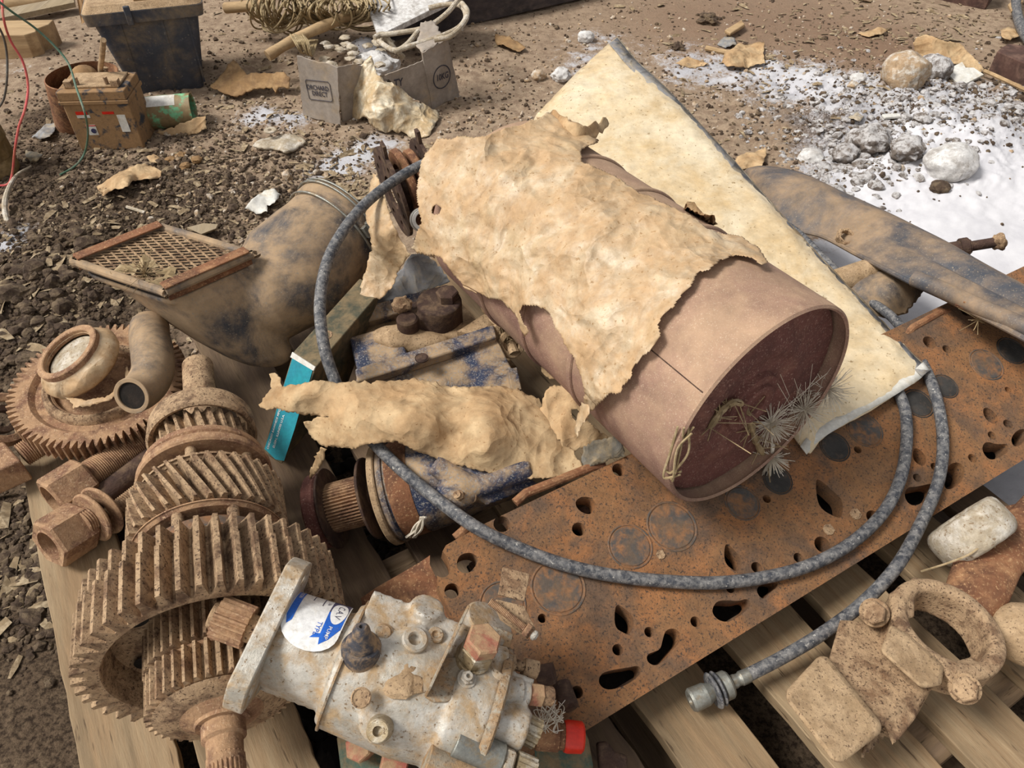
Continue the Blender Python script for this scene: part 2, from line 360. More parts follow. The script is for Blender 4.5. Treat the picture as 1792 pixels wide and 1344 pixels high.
def idw(pts, ctrl, pw=2.5):
    """smooth thin-plate surface through measured heights"""
    c = np.asarray(ctrl, float); p = np.asarray(pts, float); o = c[:, :2].mean(0); s = 100.
    def K(a, b): r2 = ((a[:, None] - b[None]) ** 2).sum(-1); return .5 * r2 * np.log(r2 + 1e-9)
    a = (c[:, :2] - o) / s; n = len(a); A = np.zeros((n + 3, n + 3)); A[:n, :n] = K(a, a) + np.eye(n) * .02; A[:n, n] = 1; A[:n, n + 1:] = a; A[n, :n] = 1; A[n + 1:, :n] = a.T
    w_ = np.linalg.lstsq(A, np.concatenate([c[:, 2], np.zeros(3)]), rcond=None)[0]; q = (p - o) / s
    return np.clip(K(q, a) @ w_[:n] + w_[n] + q @ w_[n + 1:], c[:, 2].min() - .015, c[:, 2].max() + .015)
def crumple(V, s, seed=0):
    q = V + np.stack([perlin(V, s * .7, seed + 9), perlin(V, s * .7, seed + 11), perlin(V, s * .7, seed + 13)], 1) * .5 / s
    return (np.abs(perlin(q, s, seed)) + .5 * np.abs(perlin(q, s * 2.3, seed + 2)) + .22 * np.abs(perlin(q, s * 5, seed + 4)))
def folds(V, s, seed=0, K=8):
    """straight sharp creases crossing each other, each fading in and out"""
    g = np.random.default_rng(seed + 100); W = V + .16 / s * np.stack([perlin(V, s * .9, seed + 9), perlin(V, s * .9, seed + 11), perlin(V, s * .9, seed + 13)], 1); r = 0
    for k in range(K):
        d = g.normal(size=3); d /= np.linalg.norm(d); fq = s * g.uniform(.6, 1.9); x = W @ d * fq + g.uniform(0, 9); t = 1 - np.abs((x % 1) - .5) * 2
        r = r + (t ** 1.6) * ss(perlin(V, s * .7, seed + k * 2.7), -.12, .38) * s / fq
    return r / K * 2.2
def sheet(outline, ctrl, amp=.012, s=14., seed=1, step=5., ragamp=1.2, holes=(), pw=2.5, dirn=(0, 0, 1)):
    """thin torn sheet: outline and heights measured, crumpled with creases"""
    o = rag(outline, 4, ragamp, seed); v2, F = tri2d(o, [rag(h, 4, ragamp * .5, seed) for h in holes], step, seed)
    z = idw(v2, ctrl, pw); V = np.array([P(a, b, c) for (a, b), c in zip(v2, z)])
    cr = folds(V, s, int(seed)) + .55 * crumple(V, s * .7, seed) - .1; V = V + (np.asarray(dirn, float) * 1.)[None] * ((cr - .4) * amp * 1.7)[:, None]
    return V, F

# ---------------------------------------------------------------- objects
def mesh(name, m, mt, smooth=True, ang=35):
    v, f = m; me = bpy.data.meshes.new(name); me.from_pydata(np.asarray(v, float).tolist(), [], f); me.update()
    if smooth:
        me.polygons.foreach_set('use_smooth', [True] * len(me.polygons))
        me.set_sharp_from_angle(angle=math.radians(ang))
    me.materials.append(M[mt] if isinstance(mt, str) else mt); return me
def base_of(m): v = np.asarray(m[0]); return np.array([v[:, 0].mean(), v[:, 1].mean(), v[:, 2].min()])
def mods(o, bevel=0, thick=0, sub=0, fuse=0, smooth=0):
    if fuse:
        d = o.modifiers.new('fuse', 'REMESH'); d.mode = 'VOXEL'; d.voxel_size = fuse; d.use_smooth_shade = True
        if smooth: d = o.modifiers.new('soften', 'SMOOTH'); d.iterations = smooth; d.factor = .5
    if bevel:
        d = o.modifiers.new('bevel', 'BEVEL'); d.width = bevel; d.segments = 2; d.limit_method = 'ANGLE'; d.angle_limit = math.radians(40)
        d.harden_normals = False
    if thick: d = o.modifiers.new('thickness', 'SOLIDIFY'); d.thickness = thick; d.offset = 0
    if sub: d = o.modifiers.new('rounding', 'SUBSURF'); d.levels = sub; d.render_levels = sub
    return o
def tag(o, label, cat, group=None, kind=None):
    if label: o['label'] = label
    if cat: o['category'] = cat
    if group: o['group'] = group
    if kind: o['kind'] = kind
    return o
class Thing:
    """an Empty at the thing's base with its parts under it"""
    def __init__(s, name, label, cat, base, group=None):
        s.b = np.asarray(base, float); s.o = bpy.data.objects.new(name, None); s.o.empty_display_size = .02
        COL.objects.link(s.o); s.o.location = s.b; tag(s.o, label, cat, group)
    def part(s, name, m, mt, parent=None, label=None, kind=None, smooth=True, ang=35, **kw):
        pb = s.b if parent is None else np.array(parent['_b']) if False else s.b
        me = mesh(name, (np.asarray(m[0]) - s.b, m[1]), mt, smooth, ang)
        o = bpy.data.objects.new(name, me); COL.objects.link(o); o.parent = parent or s.o
        if label: o['label'] = label
        if kind: o['kind'] = kind
        return mods(o, **kw)
def solo(name, m, mt, label, cat, group=None, kind=None, smooth=True, ang=35, **kw):
    b = base_of(m); me = mesh(name, (np.asarray(m[0]) - b, m[1]), mt, smooth, ang)
    o = bpy.data.objects.new(name, me); COL.objects.link(o); o.location = b
    tag(o, label, cat, group, kind); return mods(o, **kw)
def textmesh(s, size=1., bold=0., align='CENTER', extrude=.02):
    c = bpy.data.curves.new('lettering', 'FONT'); c.body = s; c.size = size; c.align_x = align; c.align_y = 'CENTER'; c.extrude = extrude; c.offset = bold; c.resolution_u = 3
    o = bpy.data.objects.new('lettering', c); COL.objects.link(o)
    dg = bpy.context.evaluated_depsgraph_get(); me = o.evaluated_get(dg).to_mesh()
    V = np.array([v.co[:] for v in me.vertices]); F = [tuple(p.vertices) for p in me.polygons]
    o.evaluated_get(dg).to_mesh_clear(); bpy.data.objects.remove(o); bpy.data.curves.remove(c); return V, F
def plate2d(outer, holes, z0, z1, bevel=.0):
    """solid plate with holes cut right through"""
    pts = []; edges = []
    for poly in [outer] + list(holes):
        b = len(pts); pts += [Vector(p) for p in poly]; edges += [(b + i, b + (i + 1) % len(poly)) for i in range(len(poly))]
    o = geometry.delaunay_2d_cdt(pts, edges, [], 0, 1e-9); P2 = np.array([(p.x, p.y) for p in o[0]]); F = [tuple(f) for f in o[2]]
    c = np.array([P2[list(f)].mean(0) for f in F]); k = inpoly(c, outer)
    for h in holes: k &= ~inpoly(c, h)
    F = [f for f, q in zip(F, k) if q]; n = len(P2); cnt = {}
    for f in F:
        for a, b in zip(f, f[1:] + f[:1]): cnt[(a, b)] = 1
    W = [(a + 0, b + 0, b + n, a + n) for a, b in cnt if (b, a) not in cnt]
    V = np.concatenate([np.column_stack([P2, np.full(n, z0)]), np.column_stack([P2, np.full(n, z1)])])
    return V, [tuple(x + n for x in f) for f in F] + [f[::-1] for f in F] + W
def ell(cx, cy, rx, ry, a=0, n=28):
    a = math.radians(a); return [(cx + rx * math.cos(t) * math.cos(a) - ry * math.sin(t) * math.sin(a), cy + rx * math.cos(t) * math.sin(a) + ry * math.sin(t) * math.cos(a)) for t in np.linspace(0, 2 * math.pi, n, endpoint=False)]
def hairs(c, n, L, r, seed, flat=.3, up=(0, 0, 1), bend=.4, seg=4):
    """a tuft of fine hairs springing from c"""
    g = np.random.default_rng(seed); ms = []; up = np.asarray(up, float)
    for k in range(n):
        d = g.normal(size=3); d /= np.linalg.norm(d); d = d + up * flat; d /= np.linalg.norm(d); b = g.normal(size=3) * bend * L; l = L * g.uniform(.5, 1)
        ms.append(tube([np.asarray(c) + d * l * t + b * t * t * .4 for t in np.linspace(0, 1, seg)], r, 3, False))
    return J(*ms)
def PN(px, py, o, n):
    r = ray(px, py); c = np.array([0, 0, CH]); return c + r * (((np.asarray(o) - c) @ n) / (r @ n))
# ================================================================ GROUND
def g_blob(V, lst):
    r = 0
    for px, py, rx, a in lst:
        c = P(px, py, 0); u = U(px, py, 0); d = (V[:, 0] - c[0]) ** 2 + (V[:, 1] - c[1]) ** 2 * .6; r = r + a * np.exp(-d / (rx * u) ** 2)
    return r
MOUND = [(1560, 230, 150, .05), (1720, 260, 150, .05), (1700, 420, 220, .02), (640, 105, 45, .07), (60, 560, 140, .03), (60, 450, 160, .02), (60, 100, 160, .02)]
def gh(x, y, fine=True):
    V = np.stack([np.ravel(x), np.ravel(y), np.zeros(np.size(x))], 1).astype(float)
    h = .018 * fbm(V, 1.6, 3, 1) + g_blob(V, MOUND)
    rough = .35 + g_blob(V, [(250, 380, 260, 1.2), (0, 500, 260, 1.3), (1520, 240, 190, 3.0), (1700, 200, 160, 2.4), (1400, 180, 160, 1.2), (1620, 330, 90, 1.5), (400, 200, 260, .8), (900, 150, 300, .6)])
    smooth = g_blob(V, [(1700, 430, 200, 1.)])
    rough = rough * (1 - .75 * np.clip(smooth, 0, 1))
    h = h + .010 * rough * fbm(V, 9, 3, 2) + .006 * rough * np.abs(perlin(V, 34, 3)) * 1.6
    sm_ = np.clip(smooth, 0, 1); h = h + sm_ * (.016 * fbm(V, 4.5, 3, 7) + .005 * np.abs(perlin(V, 15, 8)))
    if fine: h = h + .003 * rough * fbm(V, 70, 3, 4)
    # hollow under the pallet area keeps the soil off its timbers
    pal = np.exp(-(((V[:, 0] + .1) / 1.1) ** 4 + ((V[:, 1] - .6) / .8) ** 4)); h = h - .012 * pal
    return h
def ghp(px, py):
    p = P(px, py, 0); z = float(gh(p[0], p[1])[0]); p = P(px, py, z); return np.array([p[0], p[1], float(gh(p[0], p[1])[0])])
def bulk(name, V, F, mt, attrs={}, smooth=True):
    me = bpy.data.meshes.new(name); V = np.asarray(V, np.float32); F = np.asarray(F, np.int32); k = F.shape[1]
    me.vertices.add(len(V)); me.vertices.foreach_set('co', V.ravel()); me.loops.add(F.size); me.loops.foreach_set('vertex_index', F.ravel())
    me.polygons.add(len(F)); me.polygons.foreach_set('loop_start', np.arange(0, F.size, k, dtype=np.int32)); me.polygons.foreach_set('loop_total', np.full(len(F), k, np.int32))
    me.update(calc_edges=True); me.polygons.foreach_set('use_smooth', [smooth] * len(F))
    for n, a in attrs.items(): at = me.attributes.new(n, 'FLOAT', 'POINT'); at.data.foreach_set('value', np.asarray(a, np.float32))
    me.materials.append(mt); o = bpy.data.objects.new(name, me); COL.objects.link(o); return o
def ground_material():
    m, nt, b = newmat('earth'); N = nt.nodes; L = nt.links; tc = N.new('ShaderNodeTexCoord')
    def noise(s, d=8, r=.65):
        n = N.new('ShaderNodeTexNoise'); n.inputs['Scale'].default_value = s; n.inputs['Detail'].default_value = d; n.inputs['Roughness'].default_value = r; L.new(tc.outputs['Object'], n.inputs['Vector']); return n.outputs['Fac']
    def attr(n): a = N.new('ShaderNodeAttribute'); a.attribute_name = n; return a.outputs['Fac']
    def ramp(f, lo, hi):
        r = N.new('ShaderNodeMapRange'); r.interpolation_type = 'SMOOTHSTEP'; r.inputs['From Min'].default_value = lo; r.inputs['From Max'].default_value = hi; L.new(f, r.inputs['Value']); return r.outputs[0]
    def mix(f, a, c):
        x = N.new('ShaderNodeMix'); x.data_type = 'RGBA'; L.new(f, x.inputs['Factor'])
        for v, i in ((a, 6), (c, 7)):
            if isinstance(v, str): x.inputs[i].default_value = hexc(v)
            else: L.new(v, x.inputs[i])
        return x.outputs[2]
    def math2(op, a, c):
        x = N.new('ShaderNodeMath'); x.operation = op
        for v, i in ((a, 0), (c, 1)):
            if isinstance(v, float): x.inputs[i].default_value = v
            else: L.new(v, x.inputs[i])
        return x.outputs[0]
    n1 = noise(5); n2 = noise(28, 10, .72); n3 = noise(120, 6, .75); n4 = noise(14, 9, .7)
    tan = mix(ramp(n2, .38, .62), '8e7864', 'b09a82'); tan = mix(ramp(n3, .56, .66), tan, 'bda68a')
    dark = mix(ramp(n3, .36, .62), '352a21', '6e5c4a'); dark = mix(ramp(n2, .55, .72), dark, '8c7860')
    grey = mix(ramp(n3, .4, .6), '63574f', '9c9088')
    c = mix(ramp(math2('ADD', attr('dark'), math2('MULTIPLY', math2('SUBTRACT', n4, .5), 2.2)), .3, .75), tan, dark)
    c = mix(ramp(math2('ADD', attr('red'), math2('MULTIPLY', math2('SUBTRACT', n2, .5), 2.2)), .2, 1.3), c, '8a705c')
    c = mix(ramp(math2('ADD', attr('grey'), math2('MULTIPLY', math2('SUBTRACT', n4, .5), 1.6)), .35, .8), c, grey)
    pw = math2('ADD', attr('powder'), math2('ADD', math2('MULTIPLY', math2('SUBTRACT', n4, .5), 2.4), math2('MULTIPLY', math2('SUBTRACT', n3, .5), 1.2)))
    white = mix(ramp(n1, .3, .7), 'bebcc0', 'd4d2d4')
    c = mix(ramp(pw, .45, 1.0), c, white); L.new(c, b.inputs['Base Color']); b.inputs['Roughness'].default_value = .95; b.inputs['Specular IOR Level'].default_value = .15
    bp = N.new('ShaderNodeBump'); bp.inputs['Distance'].default_value = .012
    st = N.new('ShaderNodeMapRange'); L.new(attr('powder'), st.inputs['Value']); st.inputs['From Min'].default_value = .9; st.inputs['From Max'].default_value = 2; st.inputs['To Min'].default_value = .8; st.inputs['To Max'].default_value = .15
    L.new(st.outputs[0], bp.inputs['Strength']); L.new(math2('ADD', n2, math2('MULTIPLY', n3, .7)), bp.inputs['Height']); L.new(bp.outputs[0], b.inputs['Normal'])
    return m
def masks(V):
    powder = g_blob(V, [(1560, 250, 150, .55), (1720, 200, 120, .5), (1720, 420, 190, 2.2), (1600, 380, 110, 1.2), (1780, 330, 110, 1.2), (1770, 840, 120, 1.6), (1560, 500, 120, 1.8), (1620, 290, 90, .8), (1450, 300, 70, .5), (1500, 150, 90, .5), (1330, 130, 90, .8), (1200, 120, 90, .75), (1050, 70, 70, .55), (1010, 120, 60, .6), (1430, 165, 70, .75), (620, 275, 60, .9), (560, 300, 50, .6), (680, 250, 40, .7), (450, 205, 45, .95), (520, 215, 40, .8), (650, 105, 30, 1.5), (20, 430, 50, .9), (30, 130, 40, .6), (1700, 180, 90, .6), (1650, 60, 30, .3)])
    dark = g_blob(V, [(280, 420, 170, .55), (0, 560, 240, 1.1), (60, 300, 160, .55), (300, 300, 120, .3), (80, 1000, 300, 1.2), (600, 1200, 700, 1.2), (1300, 1100, 600, 1.), (340, 190, 60, .4), (100, 200, 90, .6)])
    red = g_blob(V, [(1420, 50, 260, .9), (950, 90, 120, .3), (1600, 110, 110, .6), (1150, 40, 160, .5), (310, 275, 40, .6)])
    grey = g_blob(V, [(1560, 250, 130, 1.), (1700, 190, 120, .9), (1500, 290, 90, .8), (1350, 200, 120, .4)])
    return dict(powder=powder, dark=dark, red=red, grey=grey)
ny, nx = 760, 760
yy = np.concatenate([np.linspace(-.4, .3, 40, endpoint=False), np.linspace(.3, 4.2, 660, endpoint=False), np.linspace(4.2, 7.5, 60)])
gv = []
for y in yy:
    wdt = 1.3 + .95 * max(y, 0); gv.append(np.stack([np.linspace(-wdt, wdt, nx), np.full(nx, y)], 1))
gv = np.concatenate(gv); gz = gh(gv[:, 0], gv[:, 1]); gV = np.column_stack([gv, gz])
ii, jj = np.meshgrid(np.arange(ny - 1), np.arange(nx - 1), indexing='ij'); a = (ii * nx + jj).ravel(); gF = np.stack([a, a + 1, a + nx + 1, a + nx], 1)
M['earth'] = ground_material()
fl = bulk('floor', gV, gF, M['earth'], masks(gV)); fl['kind'] = 'structure'

# ---------------------------------------------------------------- loose litter nobody could count
_tmpl = {}
def scatter(name, label, n, sampler, size, mt, seed, flat=.8, sub=1, lift=.2, attrs=True, chip=False):
    g = np.random.default_rng(seed); pts = sampler(g, n); n = len(pts); z = gh(pts[:, 0], pts[:, 1], False)
    s = g.uniform(size[0], size[1], n) * np.exp(g.normal(size=n) * .35)
    if chip:
        base = np.array([(-1, -.35, 0), (0, -.4, .12), (1, -.2, -.05), (1.1, .25, 0), (0, .42, .2), (-1, .3, .02)], float); bf = np.array([(0, 1, 4), (0, 4, 5), (1, 2, 3), (1, 3, 4)])
        var = [base * g.uniform(.6, 1.3, (1, 3)) + g.normal(size=base.shape) * .07 for _ in range(12)]
    else:
        v, f = ico(sub); bf = np.array(f); var = [v * (1 + .45 * fbm(v + k * 5, 1.4, 3, k))[:, None] * g.uniform(.65, 1.2, (1, 3)) for k in range(14)]
    V = np.zeros((n, len(var[0]), 3)); q = g.integers(0, len(var), n); a = g.uniform(0, 6.283, n); b = g.normal(size=n) * (.35 if chip else .8)
    for k in range(len(var)):
        m = q == k; v = var[k][None].repeat(m.sum(), 0); A, B = a[m][:, None], b[m][:, None]
        x, y, zz = v[..., 0], v[..., 1] * np.cos(B) - v[..., 2] * np.sin(B), v[..., 1] * np.sin(B) + v[..., 2] * np.cos(B)
        V[m] = np.stack([x * np.cos(A) - y * np.sin(A), x * np.sin(A) + y * np.cos(A), zz * flat], -1)
    V = V * s[:, None, None]; V[..., 0] += pts[:, 0][:, None]; V[..., 1] += pts[:, 1][:, None]; V[..., 2] += (z + s * lift)[:, None]
    F = (bf[None] + (np.arange(n) * len(var[0]))[:, None, None]).reshape(-1, 3)
    o = bulk(name, V.reshape(-1, 3), F, M[mt], {}, False); return tag(o, label, 'debris', None, 'stuff')
def px_sampler(blobs):
    def f(g, n):
        w_ = np.array([b[3] for b in blobs]); w_ = w_ / w_.sum(); k = g.choice(len(blobs), n, p=w_); B = np.array(blobs)[k]
        x = B[:, 0] + g.normal(size=n) * B[:, 2] * .7; y = B[:, 1] + g.normal(size=n) * B[:, 2] * .45
        y = np.maximum(y, -60); return np.array([P(p, q, 0)[:2] for p, q in zip(x, y)])
    return f
scatter('soil_clods', 'loose dark brown clods of earth spread over the ground left of the pallet', 6500, px_sampler([(250, 410, 200, .8), (20, 560, 170, 1.6), (60, 320, 120, .7), (330, 320, 120, .6), (60, 1000, 150, .9), (480, 340, 90, .4)]), (.0032, .0078), 'clod', 11)
scatter('soil_crumbs', 'fine dark crumbs filling the spaces between the earth clods on the left', 9000, px_sampler([(250, 400, 220, 1.2), (20, 560, 190, 1.6), (60, 320, 150, .9), (330, 320, 150, .9), (60, 1000, 150, .9), (480, 300, 130, .7), (120, 200, 120, .5)]), (.0018, .005), 'clod', 17)
scatter('soil_lumps', 'larger dark earth lumps lying left of the big gear', 190, px_sampler([(40, 570, 110, 1.4), (100, 480, 110, .8), (100, 1000, 110, .5)]), (.010, .018), 'clod', 12, sub=2)
scatter('grit', 'pale grit and small stones strewn across the open earth floor', 2600, px_sampler([(1000, 100, 350, 1), (1400, 120, 260, 1), (500, 230, 250, 1), (300, 330, 250, .8), (900, 200, 200, .5)]), (.0025, .007), 'stone', 13)
scatter('powder_clods', 'grey clods dusted with white powder heaped at the right', 1300, px_sampler([(1560, 230, 110, 1.3), (1720, 200, 90, 1), (1480, 290, 70, .7), (1400, 190, 110, .5)]), (.004, .014), 'clod_grey', 14, sub=2, flat=.6, lift=-.1)
scatter('clod_crumbs', 'fine brown crumbs strewn over the powdery ground at the right', 1500, px_sampler([(1540, 220, 130, 1.), (1720, 180, 100, 1), (1380, 190, 170, .9)]), (.002, .007), 'clod', 24)
scatter('earth_crumbs', 'fine brown crumbs scattered over the tan earth floor', 5000, px_sampler([(1300, 60, 380, 1), (600, 230, 260, 1.2), (900, 120, 260, .8), (1650, 60, 200, .6), (300, 60, 200, .6)]), (.002, .006), 'clod', 25)
scatter('wood_chips', 'dry leaf scraps and wood chips littering the earth floor', 2600, px_sampler([(280, 380, 240, 1.2), (60, 500, 160, .6), (450, 160, 220, .6), (1300, 80, 250, .6), (1600, 60, 150, .6), (60, 1000, 130, .4), (620, 330, 60, .3)]), (.006, .014), 'chips', 15, chip=True)
scatter('pallet_grit', 'black grit lying in the gap between the pallet boards', 500, lambda g, n: np.array([P(a, b, 0)[:2] for a, b in zip(g.uniform(500, 700, n), g.uniform(780, 1344, n))]), (.008, .016), 'shade_and_grit', 16, sub=1)

# ================================================================ PALLET
AZ = math.radians(31); PD = np.array([-math.sin(AZ), math.cos(AZ), 0]); PW = np.array([math.cos(AZ), math.sin(AZ), 0])
def st(s, t, z=0.): return PW * s + PD * t + np.array([0, 0, z])
pal = Thing('wooden_pallet', 'weathered wooden pallet carrying the pile of rusty machine parts', 'pallet', st(.4, .6, 0))
XP = frame((0, 0, 0), PW)
def board(s0, s1, t0, t1, z0, z1, seed, cut=0):
    ns, nt = 4, 34
    def fn(u, v): return np.stack([s0 + (s1 - s0) * u, t0 + (t1 - t0) * v, np.zeros_like(u)], 1)
    g = np.random.default_rng(seed); n = 40; L = [(s0 + g.normal() * .0012, t) for t in np.linspace(t0, t1, n)]; R = [(s1 + g.normal() * .0012, t) for t in np.linspace(t1, t0, n)]
    m = prism(L + R, z0, z1); return T(m, XP)
def wood_mat(name, a, b, c, along=True):
    return mat(name, a, b, c, .45, 16, bump=.4, bs=110, stretch=((1, .1, 1, AZ) if along else (.1, 1, 1, AZ)), speck='5a4834', samt=.1)
M['deck'] = wood_mat('deck', '9c8668', '7e6a50', '8c7254'); M['deck_dark'] = wood_mat('deck_dark', '66523f', '4e3e30', '6e5a44'); M['bearer'] = wood_mat('bearer', '86705a', '6a563f', '927a5e', False)
brd = [(-.30, -.187, -.1, 1.40, 'deck'), (-.165, -.032, -.1, .80, 'deck'), (-.165, -.06, .82, 1.38, 'deck_dark'), (.05, .165, -.1, 1.36, 'deck_dark'), (.215, .33, -.1, 1.36, 'deck_dark'), (.372, .482, -.1, 1.36, 'deck'), (.540, .664, -.1, 1.36, 'deck'), (.702, .808, -.1, 1.36, 'deck'), (.862, .985, -.1, 1.36, 'deck'), (1.03, 1.115, -.1, 1.36, 'deck_dark')]
for k, (s0, s1, t0, t1, mt) in enumerate(brd): pal.part('deck_board', board(s0, s1, t0, t1, .118, .14, k), mt, bevel=.0015)
for t in (.02, .62, 1.26): pal.part('bearer', T(box(-.30, 1.115, t, t + .07, .03, .118), XP), 'bearer', bevel=.002)
for s in (-.30, .05, .37, .70, 1.03): pal.part('base_board', T(box(s, s + .09, -.1, 1.36, .012, .03), XP), 'deck_dark', bevel=.0015)

# ================================================================ CYLINDER HEAD
HL = np.array([math.cos(math.radians(30.1)), math.sin(math.radians(30.1)), 0]); ph = math.radians(17)
HWd = np.array([-HL[1], HL[0], 0]) * math.cos(ph) + np.array([0, 0, 1]) * math.sin(ph); HN = np.cross(HL, HWd)
HO = P(1044, 1267, .215)
XH = np.eye(4); XH[:3, 0] = HL; XH[:3, 1] = HWd; XH[:3, 2] = HN; XH[:3, 3] = HO
def hp(px, py): q = PN(px, py, HO, HN) - HO; return np.array([q @ HL, q @ HWd])
def hpl(pts):
    q = np.array([hp(*p) for p in pts])
    if len(q) > 5:
        for _ in range(2): q = np.stack([q * .75 + np.roll(q, -1, 0) * .25, q * .25 + np.roll(q, -1, 0) * .75], 1).reshape(-1, 2)
    return [tuple(p) for p in q]
W1 = hp(1300, 715)[1]; Wt = np.mean([hp(738, 970)[1], hp(1792, 465)[1]])
a0 = hp(738, 970); x0 = a0[0]
# the left end of the face is rounded off; the long far edge carries shallow bosses
left = [(x0 + .09, Wt), (x0 + .035, Wt - .004), (x0 + .012, Wt - .02), (x0, Wt - .05), (x0 - .002, Wt * .5), (x0 + .0, .03), (x0 + .005, 0)]
outer = left + [(x0 + 1.62, 0), (x0 + 1.62, Wt)]
def hc(px, py, rx, ry=None, a=0):
    ry = ry or rx; c = hp(px, py); u = U(px, py, .26); return ell(c[0], c[1], rx * u, ry * u * 1.0, a)
holes = [hc(878, 917, 14), hpl([(1007, 876), (1018, 869), (1034, 870), (1043, 880), (1041, 892), (1032, 901), (1018, 897), (1008, 887)]), hc(1013, 926, 12), hc(1083, 822, 11.5),
    hpl([(1268, 953), (1276, 952), (1301, 981), (1293, 1001), (1284, 999), (1267, 984)]), hpl([(1076, 1060), (1085, 1058), (1113, 1082), (1103, 1112), (1092, 1108), (1075, 1098)]),
    hpl([(1427, 840), (1434, 838), (1461, 862), (1476, 877), (1474, 908), (1458, 903), (1440, 893), (1430, 878)]),
    hc(1324, 993, 10), hc(1397, 976, 9), hc(1439, 953, 15), hc(1278, 1030, 8), hc(1217, 1088, 9.5), hc(1081, 1137, 10), hc(1010, 1211, 11), hc(1136, 1106, 9), hc(1342, 873, 7.5), hc(1501, 787, 7), hc(1528, 905, 13),
    hpl([(1246, 1066), (1254, 1052), (1270, 1050), (1292, 1052), (1308, 1047), (1316, 1056), (1306, 1068), (1292, 1080), (1274, 1089), (1258, 1086), (1248, 1076)]),
    hpl([(1323, 1030), (1336, 1020), (1350, 1015), (1362, 1018), (1360, 1028), (1346, 1038), (1338, 1049), (1328, 1044)]),
    hpl([(1160, 1118), (1165, 1102), (1180, 1099), (1192, 1108), (1190, 1124), (1178, 1136), (1168, 1150), (1160, 1158), (1146, 1166), (1132, 1158), (1132, 1145), (1146, 1140), (1156, 1136)]),
    hpl([(1046, 1195), (1052, 1178), (1072, 1172), (1100, 1168), (1118, 1164), (1124, 1176), (1108, 1192), (1084, 1204), (1060, 1208)]),
    hpl([(1582, 866), (1588, 852), (1604, 852), (1628, 846), (1640, 850), (1636, 866), (1618, 878), (1600, 886), (1588, 880)]), hc(1605, 836, 8), hpl([(1597, 790), (1603, 782), (1618, 794), (1622, 806), (1615, 818), (1598, 806)]),
    hpl([(1652, 842), (1656, 818), (1670, 808), (1684, 812), (1690, 826), (1682, 844), (1666, 856), (1654, 856)]), hc(1636, 817, 8), hc(1702, 802, 8.5), hpl([(1718, 782), (1726, 772), (1746, 778), (1764, 776), (1766, 790), (1750, 800), (1734, 806), (1722, 796)]),
    hc(1627, 599, 12), hc(1657, 611, 8), hc(1690, 544, 10), hpl([(1719, 716), (1727, 712), (1742, 722), (1748, 736), (1742, 744), (1724, 734)]), hc(1764, 742, 9), hc(1736, 762, 8), hpl([(1768, 768), (1780, 752), (1796, 750), (1800, 762), (1786, 780), (1774, 782)]), hc(1764, 682, 6),
    hpl([(753, 966), (762, 959), (776, 964), (787, 985), (789, 998), (782, 1010), (768, 1011), (754, 996), (748, 978)]), hpl([(800, 980), (806, 970), (824, 966), (838, 976), (832, 992), (820, 1004), (806, 1002), (799, 992)]), hc(791, 1034, 13), hc(949, 1082, 8), hc(1500, 1010 - 1400 + 0, 1)][:-1]
plugs = [(1176, 921, 42, 'plug'), (1103, 956, 37, 'plug'), (977, 1028, 45, 'plug'), (1299, 880, 30, 'plug'), (1361, 840, 25, 'plug_dark'), (1461, 782, 26, 'plug_dark'), (1513, 752, 31, 'plug'), (1726, 638, 29, 'plug'), (1770, 614, 25, 'plug_dark'), (1654, 676, 22, 'plug_dark'), (1607, 706, 26, 'plug_dark'), (880, 1058, 38, 'plug')]
grooves = []
hd = Thing('cylinder_head', 'long rusty cylinder head with round core plugs and water holes, lying across the pallet', 'cylinder head', HO)
body = plate2d(outer, holes, -.032, 0, .0016)
hd.part('deck_face', T(body, XH), 'head_rust', ang=30, bevel=.0018)
low = [(x0 + .06, .012), (x0 + 1.6, .012), (x0 + 1.6, Wt - .03), (x0 + .06, Wt - .03)]
hd.part('casting', T(plate2d(low, [], -.062, -.055), XH), 'shade_and_grit')  # dark sheet below the holes, its colour stands for the shade inside the head
ribs = [T(box(x0 + .08 + k * .19, x0 + .1 + k * .19, .012, Wt - .03, -.05, -.032), XH) for k in range(9)] + [T(box(x0 + .06, x0 + 1.6, y, y + .012, -.05, -.032), XH) for y in (.012, Wt * .5, Wt - .045)]
hd.part('rib', J(*ribs), 'dark_rust')
# flange at the left end, sloping down from the face
e = hpl([(640, 1000), (655, 1035), (672, 1062), (740, 1112)])
fl_ = []
prof = [(x0 + .004, -.002), (x0 + .004, -.003), (x0 - .012, -.014), (x0 - .04, -.024), (x0 - .075, -.034), (x0 - .098, -.050), (x0 - .094, -.07), (x0 + .004, -.06)]
n_ = 14; V_ = []; F_ = []
for i in range(n_):
    y = Wt - .006 + (-.15 + .0) * i / (n_ - 1); wv = .012 * math.sin(i / (n_ - 1) * math.pi * 1.3)
    for j, (x, z) in enumerate(prof): V_.append((x + (wv if 1 < j < 7 else 0) + (.0 if i else .006) + (.055 * (i / (n_ - 1)) ** 2 if 1 < j < 7 else 0), y, z - (wv if 1 < j < 6 else 0)))
m_ = len(prof)
for i in range(n_ - 1):
    for j in range(m_): F_.append((i * m_ + j, i * m_ + (j + 1) % m_, (i + 1) * m_ + (j + 1) % m_, (i + 1) * m_ + j))
F_ += [tuple(range(m_))[::-1], tuple(range((n_ - 1) * m_, n_ * m_))]
hd.part('end_flange', T((np.array(V_), F_), XH), 'rust', bevel=.002)
